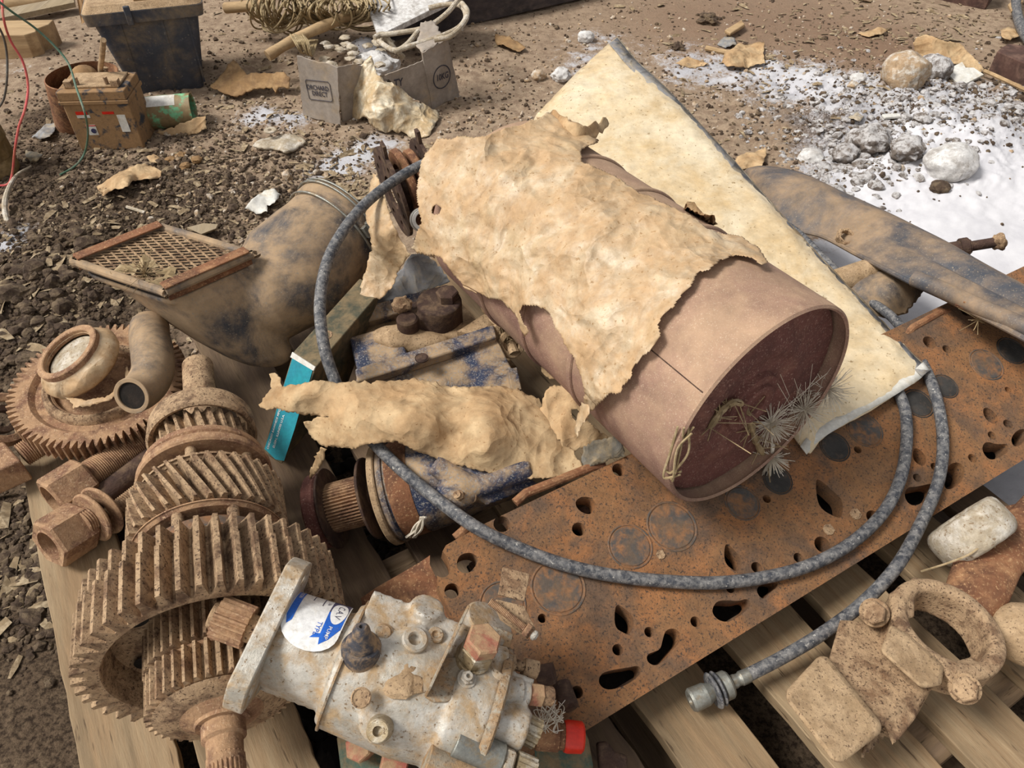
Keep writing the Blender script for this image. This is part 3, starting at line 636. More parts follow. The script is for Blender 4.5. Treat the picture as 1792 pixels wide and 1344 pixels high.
for px, py, r, mt in plugs:
    c = hp(px, py); rr = r * U(px, py, .26); X = XH @ trn(c[0], c[1], 0)
    hd.part('core_plug', T(lathe([(.0002, rr * 1.10), (.0012, rr * 1.07), (.0012, rr * 1.03), (.0002, rr * 1.0), (-.0008, rr * .985), (.0002, rr * .96), (.0010, rr * .93), (.0012, rr * .5), (.0010, 0)], 48), X), mt)
for px, py, r in ((1156, 971, 7), (1497, 900, 9), (1450, 927, 9)):
    c = hp(px, py); rr = r * U(px, py, .26); X = XH @ trn(c[0], c[1], 0)
    hd.part('screw', T(J(sh(box(-rr, -rr * .18, -rr * .8, rr * .8, 0, .002), (0, 0, 0)), box(rr * .18, rr, -rr * .8, rr * .8, 0, .002), lathe([(0, rr * 1.15), (.0016, rr * 1.1), (.0016, rr * .95), (.001, rr * .9), (.001, 0)], 24)), X), 'gear_dusty')
for (pa, pb) in (((838, 962), (925, 868)), ): pass
for q0, q1 in (((900, 873), (1056, 808)), ((795, 935), (832, 915)), ((1585, 580), (1660, 540))):
    A, B = hp(*q0), hp(*q1); hd.part('edge_boss', T(tube([(A[0], A[1] - .004, -.006), (A[0] + .02, A[1] + .001, -.002), (B[0] - .02, B[1] + .001, -.002), (B[0], B[1] - .004, -.006)], .007, 10), XH), 'rust')
def hz(px, py): return PN(px, py, HO, HN)[2]
# ================================================================ AIR FILTER CANISTER
CN = np.array([.332, .70, .452]); CF = np.array([-.066, 1.286, .447]); CF0 = CF; CF = CN + (CF - CN) * .84; CR = .162; CA = CF - CN; CL = np.linalg.norm(CA)
XC = zframe(CN, CA)
can = Thing('air_filter_canister', 'big reddish rusty metal filter drum lying on its side, open end toward the camera', 'air filter', CN - (0, 0, CR))
can.part('shell', T(lathe([(0, CR - .006), (-.003, CR - .003), (0, CR), (.012, CR + .0005), (CL, CR), (CL, CR - .006), (.5, CR - .0065), (.030, CR - .007)], 120, False), XC), 'can_rust')
v, f = grid(60, 120, lambda u, w_: np.stack([u * (CR - .006) * np.cos(w_ * 2 * math.pi), u * (CR - .006) * np.sin(w_ * 2 * math.pi), (.022 - .006 * np.exp(-((u - .55) / .1) ** 2) - .008 * (u < .3))], 1))
v[:, 2] += .002 * fbm(v, 22, 3, 5); can.part('end_plate', T((v, f), XC), 'cap_rust')
aa = [a for a in (0,)]
can.part('centre_boss', T(lathe([(.02, .034), (.008, .032), (.006, .028), (.009, .018), (.018, .016), (.02, 0)], 40), XC), 'cap_rust')
sa = None
# the lengthways seam facing up-left
def cpt(th, t, r): return CN + (XC[:3, 0] * math.cos(th) + XC[:3, 1] * math.sin(th)) * r + XC[:3, 2] * t
ths = np.linspace(0, 2 * math.pi, 720); pj = proj(np.array([cpt(a, .0, CR) for a in ths])); vis = [(abs(p[0] - 1222) + abs(p[1] - 690), a) for p, a in zip(pj, ths)]
tseam = min(vis)[1]
can.part('seam', tube([cpt(tseam, t, CR - .0002) for t in np.linspace(.004, CL, 20)], .0012, 6), 'dark_rust')
for k in range(3):   # beads pressed round the shell, under the wrapping
    can.part('bead', T(lathe([(CL * (.35 + .2 * k) + .006 * math.cos(a), CR + .001 + .003 * math.sin(a)) for a in np.linspace(0, 2 * math.pi, 8, endpoint=False)], 90, True), XC), 'can_rust')

# torn plastic and paper wrapping
WOUT = [(1352, 474), (1338, 470), (1318, 452), (1290, 447), (1262, 455), (1240, 473), (1222, 476), (1216, 492), (1196, 515), (1178, 540), (1160, 553), (1152, 566), (1160, 588), (1150, 600), (1143, 614), (1125, 622), (1112, 640), (1104, 662), (1092, 678), (1088, 690), (1068, 690), (1052, 705), (1038, 716), (1024, 740), (1014, 764), (1006, 750), (1014, 725), (1022, 700), (1024, 688), (1018, 662), (1004, 628), (985, 598), (970, 572), (962, 548), (950, 540), (934, 536), (916, 534), (911, 546), (916, 566), (926, 578), (922, 590), (916, 584), (900, 550), (880, 528), (850, 522), (815, 505), (790, 480), (772, 452), (745, 448), (718, 436), (735, 390), (728, 340), (735, 280), (765, 243), (800, 236), (840, 240), (935, 208), (960, 196), (1010, 215), (1050, 236), (1045, 250), (1018, 262), (1020, 282), (1080, 310), (1110, 330), (1200, 372), (1215, 380), (1235, 400), (1262, 408), (1300, 412), (1330, 435), (1352, 468)]
foldf = folds
def wrapgrid(nu, nv):
    t = np.linspace(.12, 1.12, nu) * CL / .84; th = np.linspace(0, 2 * math.pi, nv); TT, TH = np.meshgrid(t, th, indexing='ij'); TT, TH = TT.ravel(), TH.ravel()
    d = np.stack([np.cos(TH), np.sin(TH)], 1); q = CN + np.outer(d[:, 0], XC[:3, 0]) + np.outer(d[:, 1], XC[:3, 1]); nrm = q - CN
    far = ss(TT / CL * .84, .45, 1.05)
    base = CN + nrm * CR + TT[:, None] * XC[:3, 2]
    cr = crumple(base, 9, 3); big = np.abs(perlin(base, 5.5, 8)); folds = np.abs(perlin(np.stack([TT * 3.2, TH * 1.4, TT * 0], 1), 1.9, 21))
    fd = foldf(base, 8, 4, 12)
    r = CR + .002 + .036 * fd * (.5 + far) + .018 * cr + .016 * folds * (.4 + far) + .012 * far
    # slack plastic hangs off the lower left side toward the far end
    low = np.clip(-nrm[:, 2], 0, 1); left = np.clip(-nrm[:, 0], 0, 1); r = r + .030 * far * left * (1 - low)
    return base + nrm * (r - CR)[:, None], nrm, TT, TH
nu, nv = 330, 460
wV, wN, wT, wTh = wrapgrid(nu, nv)
pjw = proj(wV); view = wV - np.array([0, 0, CH]); facing = (wN * view).sum(1) < .02
ragged = np.stack([fbm(wV, 40, 3, 5), fbm(wV, 40, 3, 6)], 1) * 5
keep = np.where(facing, inpoly(pjw + ragged, WOUT), wT > CL / .84 * (.40 + .05 * perlin(wV, 12, 4)))
cutlow = (~facing) & (wN[:, 2] < -.35) & (wT < CL * .75); keep &= ~cutlow
hole = np.hypot(pjw[:, 0] - 764, (pjw[:, 1] - 367)) < 7; keep &= ~(hole & facing); keep &= inpoly(pjw + ragged, WOUT)
keep = keep.reshape(nu, nv); wF = [(i * nv + j, (i + 1) * nv + j, (i + 1) * nv + j + 1, i * nv + j + 1) for i in range(nu - 1) for j in range(nv - 1) if keep[i, j] and keep[i + 1, j] and keep[i, j + 1] and keep[i + 1, j + 1]]
def compact(V, F):
    used = np.unique(np.concatenate([np.array(f) for f in F])) if len(F) < 3 else np.unique(np.array([i for f in F for i in f])); mp = -np.ones(len(V), int); mp[used] = np.arange(len(used)); return V[used], [tuple(int(mp[i]) for i in f) for f in F]
wr_ = Thing('torn_wrapping', 'dusty crumpled plastic and brown paper wrapping torn around the rusty filter drum', 'wrapping', CN + CA * .6 - (0, 0, CR))
wr_.part('plastic_sheet', compact(wV, wF), 'dusty_plastic', ang=60, thick=.0008)
def flap(out, ctrl, **k): return sheet(out, ctrl, **k)
top = .64
wr_.part('paper_flap', flap([(958, 196), (968, 190), (985, 197), (1000, 208), (1016, 218), (1040, 212), (1060, 206), (1066, 212), (1055, 226), (1044, 238), (1030, 243), (1022, 258), (1008, 260), (985, 250), (965, 225)], [(958, 198, .612), (985, 195, .63), (965, 228, .60), (985, 250, .60), (1008, 260, .60), (1066, 208, .595), (1010, 222, .630), (1044, 238, .60), (1030, 212, .625)], amp=.012, s=26, seed=5, step=4), 'kraft', thick=.0008)
wr_.part('loose_strip', flap([(1018, 702), (1030, 706), (1032, 722), (1020, 740), (1010, 766), (1005, 752), (1010, 730)], [(1018, 702, .46), (1030, 712, .47), (1008, 762, .42)], amp=.004, s=30, seed=6, step=4), 'dusty_plastic', thick=.0008)
wr_.part('hanging_scrap', flap([(922, 588), (930, 592), (952, 606), (975, 632), (986, 650), (978, 660), (962, 662), (950, 652), (945, 640), (930, 632), (918, 620)], [(930, 590, .39), (986, 655, .36), (940, 640, .34)], amp=.01, s=26, seed=7, step=4), 'kraft', thick=.0008)
wr_.part('folded_edge', flap([(1200, 355), (1215, 352), (1235, 368), (1250, 378), (1256, 392), (1240, 400), (1222, 392), (1206, 384), (1196, 372)], [(1200, 360, .60), (1256, 390, .55), (1225, 370, .60)], amp=.012, s=30, seed=8, step=4), 'kraft_dark', thick=.0008)

# thistle down and dead stalks caught in the open end
def end_pt(px, py, off=.004): q = PN(px, py, CN + XC[:3, 2] * .018, -XC[:3, 2]); return q - XC[:3, 2] * off
for k, (px, py, lab) in enumerate([(1350, 738, 'lowest'), (1408, 715, 'middle'), (1450, 680, 'highest')]):
    c = end_pt(px - 12, py - 6, .012); solo('thistle_down', hairs(c, 150, .042, .00042, 40 + k, .25, -XC[:3, 2] + np.array([-.4, .3, .2]), .25, 4), 'fluff', '%s of three white tufts of thistle down inside the rusty drum end' % lab, 'seed fluff', 'tufts of thistle down in the drum end')
c = end_pt(1340, 792, .012); solo('thistle_seed_head', J(hairs(c, 150, .036, .0005, 51, .8, (0, -.1, -.6), .15, 4), tube([end_pt(1342, 770, .012), c], .003, 8)), 'fluff', 'dried seed head hanging at the bottom of the rusty drum end', 'seed head')
st_ = [end_pt(*p) for p in ((1238, 745), (1262, 712), (1285, 700), (1300, 712), (1310, 740), (1322, 775), (1338, 800))]
g_ = np.random.default_rng(3)
solo('dry_stalk', J(tube(spline(st_, 5), [.0035 + .002 * abs(math.sin(i)) for i in range(31)], 7), *[tube([p, p + g_.normal(size=3) * .02], .0008, 4) for p in spline(st_, 4) for _ in range(3)]), 'straw', 'dry ragged weed stalk lying across the rusty drum end', 'dead weed')
ed = [cpt(a, -.002, CR * .985) for a in ths]; pe = proj(np.array(ed)); 
idx = [int(np.argmin(np.hypot(pe[:, 0] - x, pe[:, 1] - y))) for x, y in ((1200, 745), (1172, 790), (1163, 830), (1180, 830))]
solo('cloth_thread', J(*[tube(spline([np.array(ed[i]) + g_.normal(size=3) * .006 for i in idx], 6), .0016, 5) for _ in range(6)]), 'rope', 'frayed threads hanging on the left lip of the rusty drum end', 'thread')
cw = []
for k in range(9):
    a = end_pt(1370 + g_.uniform(-30, 70), 640 + g_.uniform(-20, 60), .02); b_ = end_pt(1340 + g_.uniform(-20, 90), 740 + g_.uniform(-40, 60), .006); cw.append(tube([a, (a + b_) / 2 + g_.normal(size=3) * .006, b_], .00035, 4))
solo('cobweb', J(*cw), 'fluff', 'dusty cobweb strands stretched across the rusty drum end', 'cobweb')

# ================================================================ FLAT CREAM ENVELOPE BAG
BO = [(1080, 66), (1115, 108), (1174, 163), (1270, 266), (1360, 368), (1436, 452), (1500, 518), (1560, 580), (1598, 622), (1627, 648), (1612, 660), (1600, 672), (1578, 682), (1555, 700), (1520, 722), (1485, 740), (1450, 760), (1432, 775), (1418, 795), (1406, 790), (1340, 700), (1230, 560), (1100, 450), (960, 330), (915, 250), (940, 200), (1000, 138), (1050, 92)]
BZ = [(1080, 66, .42), (940, 200, .36), (915, 250, .33), (1174, 163, .385), (1270, 266, .34), (1360, 368, .312), (1436, 452, .298), (1500, 518, .292), (1598, 622, .288), (1627, 648, .288), (1520, 722, .285), (1412, 792, .278), (1100, 450, .282), (1250, 560, .28), (1340, 700, .28)]
def bz(p): return idw(np.asarray(p, float), BZ, 3)
bo = rag(BO, 10, .5, 2); v2, F2 = tri2d(bo, [], 9, 3); z2 = bz(v2); V2 = np.array([P(a, b, c) for (a, b), c in zip(v2, z2)])
dE = np.min([np.hypot(*(v2 - q).T) for q in bo], 0); V2[:, 2] += .010 * ss(dE, 0, 30) + .012 * folds(V2, 3, 2, 7) * ss(dE, 0, 20) + .003 * crumple(V2, 6, 2)
bag = Thing('plastic_envelope', 'large flat cream plastic bag with a sealed edge, lying beneath the rusty filter drum', 'plastic bag', [V2[:, 0].mean(), V2[:, 1].mean(), V2[:, 2].min()])
bag.part('sleeve', (V2, F2), 'cream', ang=60, thick=.004)
se = BO[:10]; n_ = len(se)
sp = spline([(a, b, 0) for a, b in se], 6)[:, :2]; zi = bz(sp)
o1 = np.array([P(a, b, c + .004) for (a, b), c in zip(sp, zi)]); o2 = np.array([P(a - 14, b + 10, c + .007) for (a, b), c in zip(sp, zi)])
sV = np.concatenate([o1, o2]); k_ = len(sp); sV[:, 2] += .002 * perlin(sV, 40, 2)
bag.part('sealed_edge', (sV, [(i, i + 1, k_ + i + 1, k_ + i) for i in range(k_ - 1)]), 'grey_paper', label='grey wrinkled sealed edge', thick=.001)
lo = [(1627, 648), (1600, 670), (1555, 698), (1485, 738), (1432, 773), (1412, 795)]; sp = spline([(a, b, 0) for a, b in lo], 6)[:, :2]; zi = bz(sp)
o1 = np.array([P(a, b, c + .004) for (a, b), c in zip(sp, zi)]); o2 = np.array([P(a - 12, b - 14, c + .008) for (a, b), c in zip(sp, zi)]); sV = np.concatenate([o1, o2]); k_ = len(sp); sV += .0015 * np.stack([perlin(sV, 60, 2), perlin(sV, 60, 3), perlin(sV, 60, 4)], 1)
bag.part('torn_edge', (sV, [(i, i + 1, k_ + i + 1, k_ + i) for i in range(k_ - 1)]), 'white', thick=.001)

# ================================================================ HOSE
def hs(px, py, h=.011): return (px, py, PN(px, py, HO, HN)[2] + h)
HP = [(800, 262, .50), (735, 290, .49), (690, 316, .485), (640, 356, .48), (600, 405, .475), (572, 460, .465), (560, 530, .45), (566, 600, .42), (582, 655, .385), (610, 720, .35), (650, 770, .335), (700, 820, .325), (760, 870, .318), hs(830, 921, .016), hs(900, 956), hs(980, 986), hs(1060, 1005), hs(1150, 1016), hs(1250, 1020), hs(1340, 1010), hs(1420, 988), hs(1490, 950), hs(1545, 898), hs(1575, 840), hs(1586, 780), hs(1585, 725), (1572, 686, .288 - .012), (1548, 640, .262), (1500, 570, .262), (1440, 500, .262), (1390, 445, .262)]
HP2 = [(1340, 375, .25), (1392, 405, .245), (1440, 452, .24), (1500, 510, .235), (1562, 556, .25), (1600, 610, .262), (1630, 670, .278), hs(1646, 730), hs(1650, 790), hs(1640, 850), hs(1612, 915), (1570, 990, .235), (1510, 1055, .215), (1440, 1108, .2), (1370, 1150, .19), (1300, 1186, .183)]
hose = Thing('rubber_hose', 'long black rubber hose looping over the pile and the cylinder head', 'hose', P(1100, 1010, .2))
pa = spline([P(*q) for q in HP], 7); pb = spline([P(*q) for q in HP2], 7)
loop = spline([pa[-1], pa[-1] + np.array([-.09, .14, 0]), (pa[-1] + pb[0]) / 2 + np.array([-.06, .26, -.01]), pb[0] + np.array([-.04, .06, 0]), pb[0]], 8)
path = np.concatenate([pa, loop[1:-1], pb]); hose.part('hose', tube(path, .0092, 16), 'hose')
eA = path[-1]; ed_ = P(1210, 1226, .175) - eA; XE = zframe(eA, ed_); uu_ = U(1250, 1200, .18)
hose.part('crimp_sleeve', T(lathe([(-12, 0), (-12, 12.5), (4, 13), (7, 11), (12, 11), (16, 12.5), (22, 12), (24, 9), (36, 8), (36, 0)], 24), XE @ np.diag([uu_] * 3 + [1])), 'steel')
hose.part('union_nut', T(J(lathe([(24, 8), (26, 22), (30, 25), (42, 25), (45, 20), (45, 8)], 20, False), ), XE @ np.diag([uu_] * 3 + [1])), 'steel', ang=20)
hose.part('washer', T(ring(31, 12, 46, 51), XE @ np.diag([uu_] * 3 + [1])), 'hose')
hose.part('washer', T(ring(32, 12, 55, 61), XE @ np.diag([uu_] * 3 + [1])), 'hose')
hose.part('end_nut', T(J(lathe([(60, 0), (60, 14), (66, 16), (74, 20), (100, 21), (104, 18), (104, 10), (98, 9), (98, 0)], 32)), XE @ np.diag([uu_] * 3 + [1])), 'steel', ang=20)

# ================================================================ PAPER SCRAPS ON THE PILE
def paper(name, out, ctrl, mt, label, cat, amp=.012, s=13, seed=1, step=5, holes=(), parts=None, **k):
    m = sheet(out, ctrl, amp, s, seed, step, holes=holes, **k); return solo(name, m, mt, label, cat, ang=60, thick=.0009)
paper('brown_paper', [(468, 645), (478, 642), (488, 650), (491, 668), (525, 670), (600, 672), (700, 662), (740, 660), (800, 664), (880, 668), (945, 690), (952, 702), (975, 740), (1000, 775), (1022, 808), (1005, 814), (990, 822), (950, 833), (900, 828), (860, 815), (800, 805), (740, 788), (690, 768), (655, 778), (620, 786), (570, 785), (545, 765), (530, 735), (555, 728), (578, 733), (560, 728), (500, 718), (478, 706), (462, 706), (448, 695), (460, 682), (472, 668)],
      [(460, 690, .365), (475, 650, .375), (520, 690, .385), (600, 700, .385), (600, 760, .35), (545, 750, .33), (700, 664, .37), (700, 720, .405), (690, 766, .372), (800, 670, .37), (760, 725, .405), (800, 745, .375), (830, 720, .40), (880, 700, .375), (800, 800, .345), (850, 770, .385), (900, 790, .345), (945, 692, .345), (960, 830, .318), (1020, 808, .32)], 'kraft', 'large crumpled brown paper sheet draped over the blue casting and the hose', 'paper', .030, 6, 4, 4)
paper('torn_paper', [(953, 688), (962, 674), (985, 670), (1005, 674), (1022, 686), (1030, 702), (1026, 730), (1040, 752), (1085, 765), (1060, 772), (1040, 785), (1015, 780), (1000, 792), (985, 780), (965, 745), (945, 715)], [(960, 680, .36), (1025, 695, .36), (1000, 720, .35), (990, 785, .32), (1070, 768, .30), (950, 715, .34)], 'kraft', 'tan paper piece with a black hole, half under the rusty filter drum', 'paper', .010, 16, 9, 4, holes=[[(1000, 714), (1010, 711), (1020, 718), (1022, 730), (1012, 736), (1002, 728)]])
paper('tarp_scrap', [(1018, 800), (1022, 778), (1045, 768), (1080, 762), (1092, 780), (1096, 792), (1070, 800), (1045, 812), (1022, 818)], [(1018, 800, .315), (1060, 770, .325), (1094, 790, .315), (1030, 815, .31)], 'tarp', 'grey folded tarp scrap under the left side of the rusty filter drum', 'tarp', .012, 20, 5, 4)
paper('tan_plastic', [(652, 300), (660, 300), (668, 340), (684, 378), (700, 415), (718, 440), (708, 455), (696, 470), (690, 490), (672, 515), (640, 528), (628, 515), (634, 480), (645, 450), (650, 420), (640, 380), (640, 350)], [(655, 300, .46), (640, 380, .43), (700, 420, .44), (718, 440, .43), (640, 520, .33), (690, 480, .36), (670, 400, .46)], 'dusty_plastic', 'upright tan plastic sheet between the intake duct and the wrapped drum', 'plastic sheet', .015, 12, 6, 4)
paper('printed_paper', [(682, 500), (690, 478), (705, 462), (720, 444), (745, 450), (762, 458), (775, 475), (788, 495), (770, 502), (740, 505), (700, 522), (655, 540), (640, 540), (655, 520)], [(690, 480, .33), (730, 445, .36), (788, 495, .33), (650, 535, .28), (720, 500, .31)], 'grey_paper', 'grey printed paper crumpled behind the blue casting', 'paper', .012, 18, 7, 4)
paper('paper_strip', [(560, 782), (572, 786), (568, 800), (558, 820), (545, 838), (541, 836), (548, 812)], [(565, 785, .33), (543, 836, .26)], 'kraft', 'narrow brown strip hanging from the big brown paper above the pulley', 'paper', .003, 30, 8, 4)

# rusty plates at the far end of the wrapped drum
pn = np.array([.88, .42, .12]); pc = P(700, 332, .40); up_ = U(700, 332, .40)
cl = Thing('clutch_plate', 'dark rusty ring plates standing beside the far end of the wrapped drum', 'metal plate', pc - (0, 0, .1))
XK = zframe(pc, pn, up_)
def holed(R, ri, z0, z1, n, rh, rr, b=0):
    m = plate2d(ell(0, 0, R, R, 0, 64), [ell(0, 0, ri, ri, 0, 40)] + [ell(math.cos(a) * rh, math.sin(a) * rh, rr, rr, 0, 12) for a in np.linspace(.4, .4 + 2 * math.pi, n, endpoint=False)], z0, z1); return m
cl.part('outer_plate', T(holed(80, 30, -16, -10, 8, 58, 8), XK), 'dark_rust')
cl.part('friction_ring', T(ring(68, 44, 6, 20), XK), 'rust'); cl.part('friction_ring', T(ring(60, 38, 28, 42), XK), 'rust')
cl.part('hub', T(ring(34, 20, -8, 60), XK), 'dark_rust')
cl.part('rear_plate', T(holed(74, 30, 50, 56, 8, 55, 7), XK), 'dark_rust')
cl.part('lug', T(box(-8, 8, 70, 104, -16, -10), XK @ rot('z', 10)), 'dark_rust'); cl.part('lug', T(box(-7, 7, 66, 96, 50, 56), XK @ rot('z', 0)), 'dark_rust')
sp_ = P(738, 385, .41); solo('cable_reel', T(J(lathe([(z + 1.6 * math.cos(a), 22 + 1.6 * math.sin(a)) for z in (0, 4, 8) for a in np.linspace(0, 2 * math.pi, 6, endpoint=False)], 40), ring(21, 14, -4, 14)), zframe(sp_, (.3, -.8, .5), U(738, 385, .4) * .9)), 'white', 'small pale coil tucked behind the edge of the torn wrapping', 'coil')
def slab(pts, th, down=None):
    """flat block: top face through measured corner points, thickness th below it"""
    t = np.array([p if isinstance(p, np.ndarray) else P(*p) for p in pts]); n = np.cross(t[1] - t[0], t[2] - t[0]); n /= np.linalg.norm(n)
    if n[2] < 0: t = t[::-1]; n = -n
    n = -n if down is None else np.asarray(down, float); b = t + n * th; k = len(t)
    return np.concatenate([b, t]), [tuple(range(k))[::-1], tuple(range(k, 2 * k))] + [(i, (i + 1) % k, (i + 1) % k + k, i + k) for i in range(k)]
def hexah(a, b):
    """solid between two 4-corner faces"""
    return np.concatenate([a, b]), [(3, 2, 1, 0), (4, 5, 6, 7), (0, 1, 5, 4), (1, 2, 6, 5), (2, 3, 7, 6), (3, 0, 4, 7)]
# ================================================================ AIR INTAKE DUCT
rz = .40
rl, rt, rr_, rb = P(128, 455, rz), P(284, 400, rz), P(436, 443, rz), P(292, 514, rz)
e1 = (rt - rl + rr_ - rb) / 4; e2 = (rb - rl + rr_ - rt) / 4; rc = (rl + rt + rr_ + rb) / 4
def sect(c, s1, s2, pw_, n=48, z=0):
    o = []
    for a in np.linspace(0, 2 * math.pi, n, endpoint=False):
        ca, sa_ = math.cos(a), math.sin(a); q = 2 / pw_; o.append(c + e1 * s1 * math.copysign(abs(ca) ** q, ca) * 1. + e2 * s2 * math.copysign(abs(sa_) ** q, sa_) + np.array([0, 0, z]))
    return o
def loft(S, cap=True):
    n = len(S[0]); V = np.array([p for s in S for p in s]); F = [(i * n + k, i * n + (k + 1) % n, (i + 1) * n + (k + 1) % n, (i + 1) * n + k) for i in range(len(S) - 1) for k in range(n)]
    if cap: F += [tuple(range(n))[::-1], tuple(range((len(S) - 1) * n, len(S) * n))]
    return V, F
bt = P(450, 606, .225); S = []
for f, z_, s1, s2, q in ((.01, -.020, 1, 1, 9), (.04, -.026, .985, .985, 8), (.16, 0, .93, .92, 6), (.35, 0, .86, .88, 4.5), (.55, 0, .80, .82, 3.4), (.75, 0, .72, .74, 2.8), (.95, 0, .60, .62, 2.3), (1.06, 0, .48, .50, 2), (1.14, 0, .26, .28, 2)):
    S.append(sect(rc + (bt - rc) * f + np.array([0, 0, z_ - .0 - .018 * math.sin(f * 2.4)]), s1, s2, q))
N1 = P(598, 396, .335); N0 = P(474, 520, .29); NR = 90 * U(598, 396, .335)
nax = (N1 - N0) / np.linalg.norm(N1 - N0); XN = zframe(N0, nax); NLn = np.linalg.norm(N1 - N0)
neck = T(lathe([(-.075, 0), (-.07, .04), (-.04, .075), (0, .088), (.06, NR * 1.06), (NLn * .62, NR * 1.02), (NLn * .72, NR * .99), (NLn * .95, NR * .98), (NLn * .96, 0)], 64), XN)
duct = Thing('air_intake_duct', 'dusty black plastic air intake duct with a rusty mesh grille and a wire clamped neck', 'air duct', [bt[0], bt[1], .16])
duct.part('body', J(loft(S), neck), 'dusty_black', fuse=.0045, smooth=9)
duct.part('neck_collar', T(lathe([(NLn * .90, NR * .99), (NLn * .93, NR * 1.03), (NLn * 1.02, NR * 1.02), (NLn * 1.05, NR * .99), (NLn * 1.05, NR * .92), (NLn * .97, NR * .90), (NLn * .97, 0)], 64), XN), 'dusty_black')
cst = P(430, 430, .40)
for a_, rr0 in ((.86, 1.03), (1.00, 1.06), (1.045, 1.04)):
    duct.part('wire_clamp', T(J(lathe([(NLn * a_ + .0022 * math.cos(t), NR * rr0 + .0022 * math.sin(t)) for t in np.linspace(0, 2 * math.pi, 8, endpoint=False)], 72, True)), XN), 'steel')
ba = math.radians(150); 
bk = XN @ rot('z', 155) @ trn(NR * 1.06, 0, NLn * .95)
duct.part('clamp_buckle', T(J(cbox(.012, .022, .03), sh(T(cyl(.007, -.016, .016, 16), rot('x', 90)), (.008, 0, 0))), bk), 'steel', bevel=.001)
# rolled plastic rim round the opening, rusty angle strips on two of its sides
def rimpt(a, b, z=0): return rc + e1 * a + e2 * b + np.array([0, 0, z])
rim = [rimpt(a, b) for a, b in ((-1, -.9), (-.9, -1), (.9, -1), (1, -.9), (1, .9), (.9, 1), (-.9, 1), (-1, .9))]; rim.append(rim[0]); rim.append(rim[1])
duct.part('rim', tube(spline(rim, 4), .008, 10, False), 'dusty_black')
def bar(a, b, h, w_, dz=0):
    a, b = np.asarray(a), np.asarray(b); X = frame((a + b) / 2 + np.array([0, 0, dz]), b - a); return T(cbox(np.linalg.norm(b - a), w_, h), X)
for sgn in (-1, 1):
    duct.part('grille_strip', J(bar(rimpt(-.98, sgn * 1.0), rimpt(.98, sgn * 1.0), .030, .004, -.004), bar(rimpt(-.98, sgn * .955), rimpt(.98, sgn * .955), .003, .022, .010)), 'rust', bevel=.0008)
g_m = []; nn = 11
def strand(a0, b0, a1, b1, w_=.0036, z=.0):
    # clip to the opening
    pts = []
    for t in np.linspace(0, 1, 60):
        a, b = a0 + (a1 - a0) * t, b0 + (b1 - b0) * t
        if abs(a) <= .955 and abs(b) <= .955: pts.append((a, b))
    if len(pts) > 2: g_m.append(tube([rimpt(*pts[0], z), rimpt(*pts[-1], z)], w_ * .5, 5))
for k in range(-nn, nn + 1):
    c = k * 2 / nn * 1.0; strand(-1.2 + c, -1.2, 1.2 + c, 1.2 * .9); strand(c + .55, -1.2, c - .55, 1.2)
duct.part('grille_mesh', J(*g_m), 'gear_dusty')
duct.part('opening_shade', loft([sect(rc, .97, .97, 9, z=-.014), sect(rc, .96, .96, 9, z=-.022)]), 'shade_and_grit')  # dark slab under the mesh paints the shade inside the hopper
solo('dry_leaves', J(*[T(sc(grid(4, 4, lambda u, v: np.stack([u - .5, v - .5, .25 * np.sin(u * 5) * np.cos(v * 4)], 1)), (.03, .016, .02)), trn(*(rimpt(g_.uniform(-.9, -.3), g_.uniform(-.2, .85), .004))) @ rot('z', g_.uniform(0, 360))) for _ in range(9)], hairs(rimpt(-.7, .3, .004), 60, .05, .0005, 77, .1, (1, 0, 0), .3)), 'straw', 'dead leaves and grass caught in the left corner of the rusty grille', 'leaves', kind='stuff')

# ================================================================ SEAL CARTON
cA, cB, cC, cD = P(513, 616, .315), P(553, 642, .315), P(498, 812, .165), P(459, 792, .165); cv = P(650, 498, .33) - P(534, 630, .315)
_n = np.cross(cB - cA, cD - cA); _n /= np.linalg.norm(_n); cC = cC - _n * ((cC - cA) @ _n)
ct = Thing('seal_carton', 'long dusty carton with a bright teal printed end, leaning between gears and casting', 'box', (cC + cD) / 2)
fr = np.array([cA, cB, cC, cD]); nr = np.cross(cB - cA, cD - cA); nr /= np.linalg.norm(nr); nr = nr if nr @ (np.array([0, 0, CH]) - cA) > 0 else -nr
ct.part('box', hexah(fr, fr + cv), 'carton', bevel=.002)
def qd(fr_, i0, i1, j0, j1, off):   # patch on the teal end: i along A->D, j along A->B
    q = lambda i, j: fr_[0] + (fr_[3] - fr_[0]) * i + (fr_[1] - fr_[0]) * j + nr * off
    return np.array([q(i0, j0), q(i0, j1), q(i1, j1), q(i1, j0)]), [(0, 1, 2, 3)]
g2 = np.array([(i, j) for i, j in [(0.03, .06), (.02, .3), (.03, .6), (.03, .93), (.2, .95), (.4, .93), (.6, .95), (.8, .94), (.93, .93), (.97, .6), (.96, .3), (.95, .06), (.7, .07), (.4, .05)]])
tl = [cA + (cD - cA) * i + (cB - cA) * j + nr * .0012 for i, j in g2]; ct.part('end_label', (np.array(tl), [tuple(range(len(tl)))]), 'teal', label='bright teal printed end', smooth=False)
ct.part('torn_flap', J(hexah(np.array([cA + nr * .002, cB + nr * .002, cB + (cC - cB) * .04 + nr * .003, cA + (cD - cA) * .05 + nr * .003]), np.array([cA, cB, cB + (cC - cB) * .04, cA + (cD - cA) * .05]))), 'white')
xt = (cA - cD) / np.linalg.norm(cA - cD); yt = np.cross(nr, xt); XT = np.eye(4); XT[:3, 0] = xt; XT[:3, 1] = yt; XT[:3, 2] = nr
dl = np.linalg.norm(cA - cD); wd = np.linalg.norm(cB - cA)
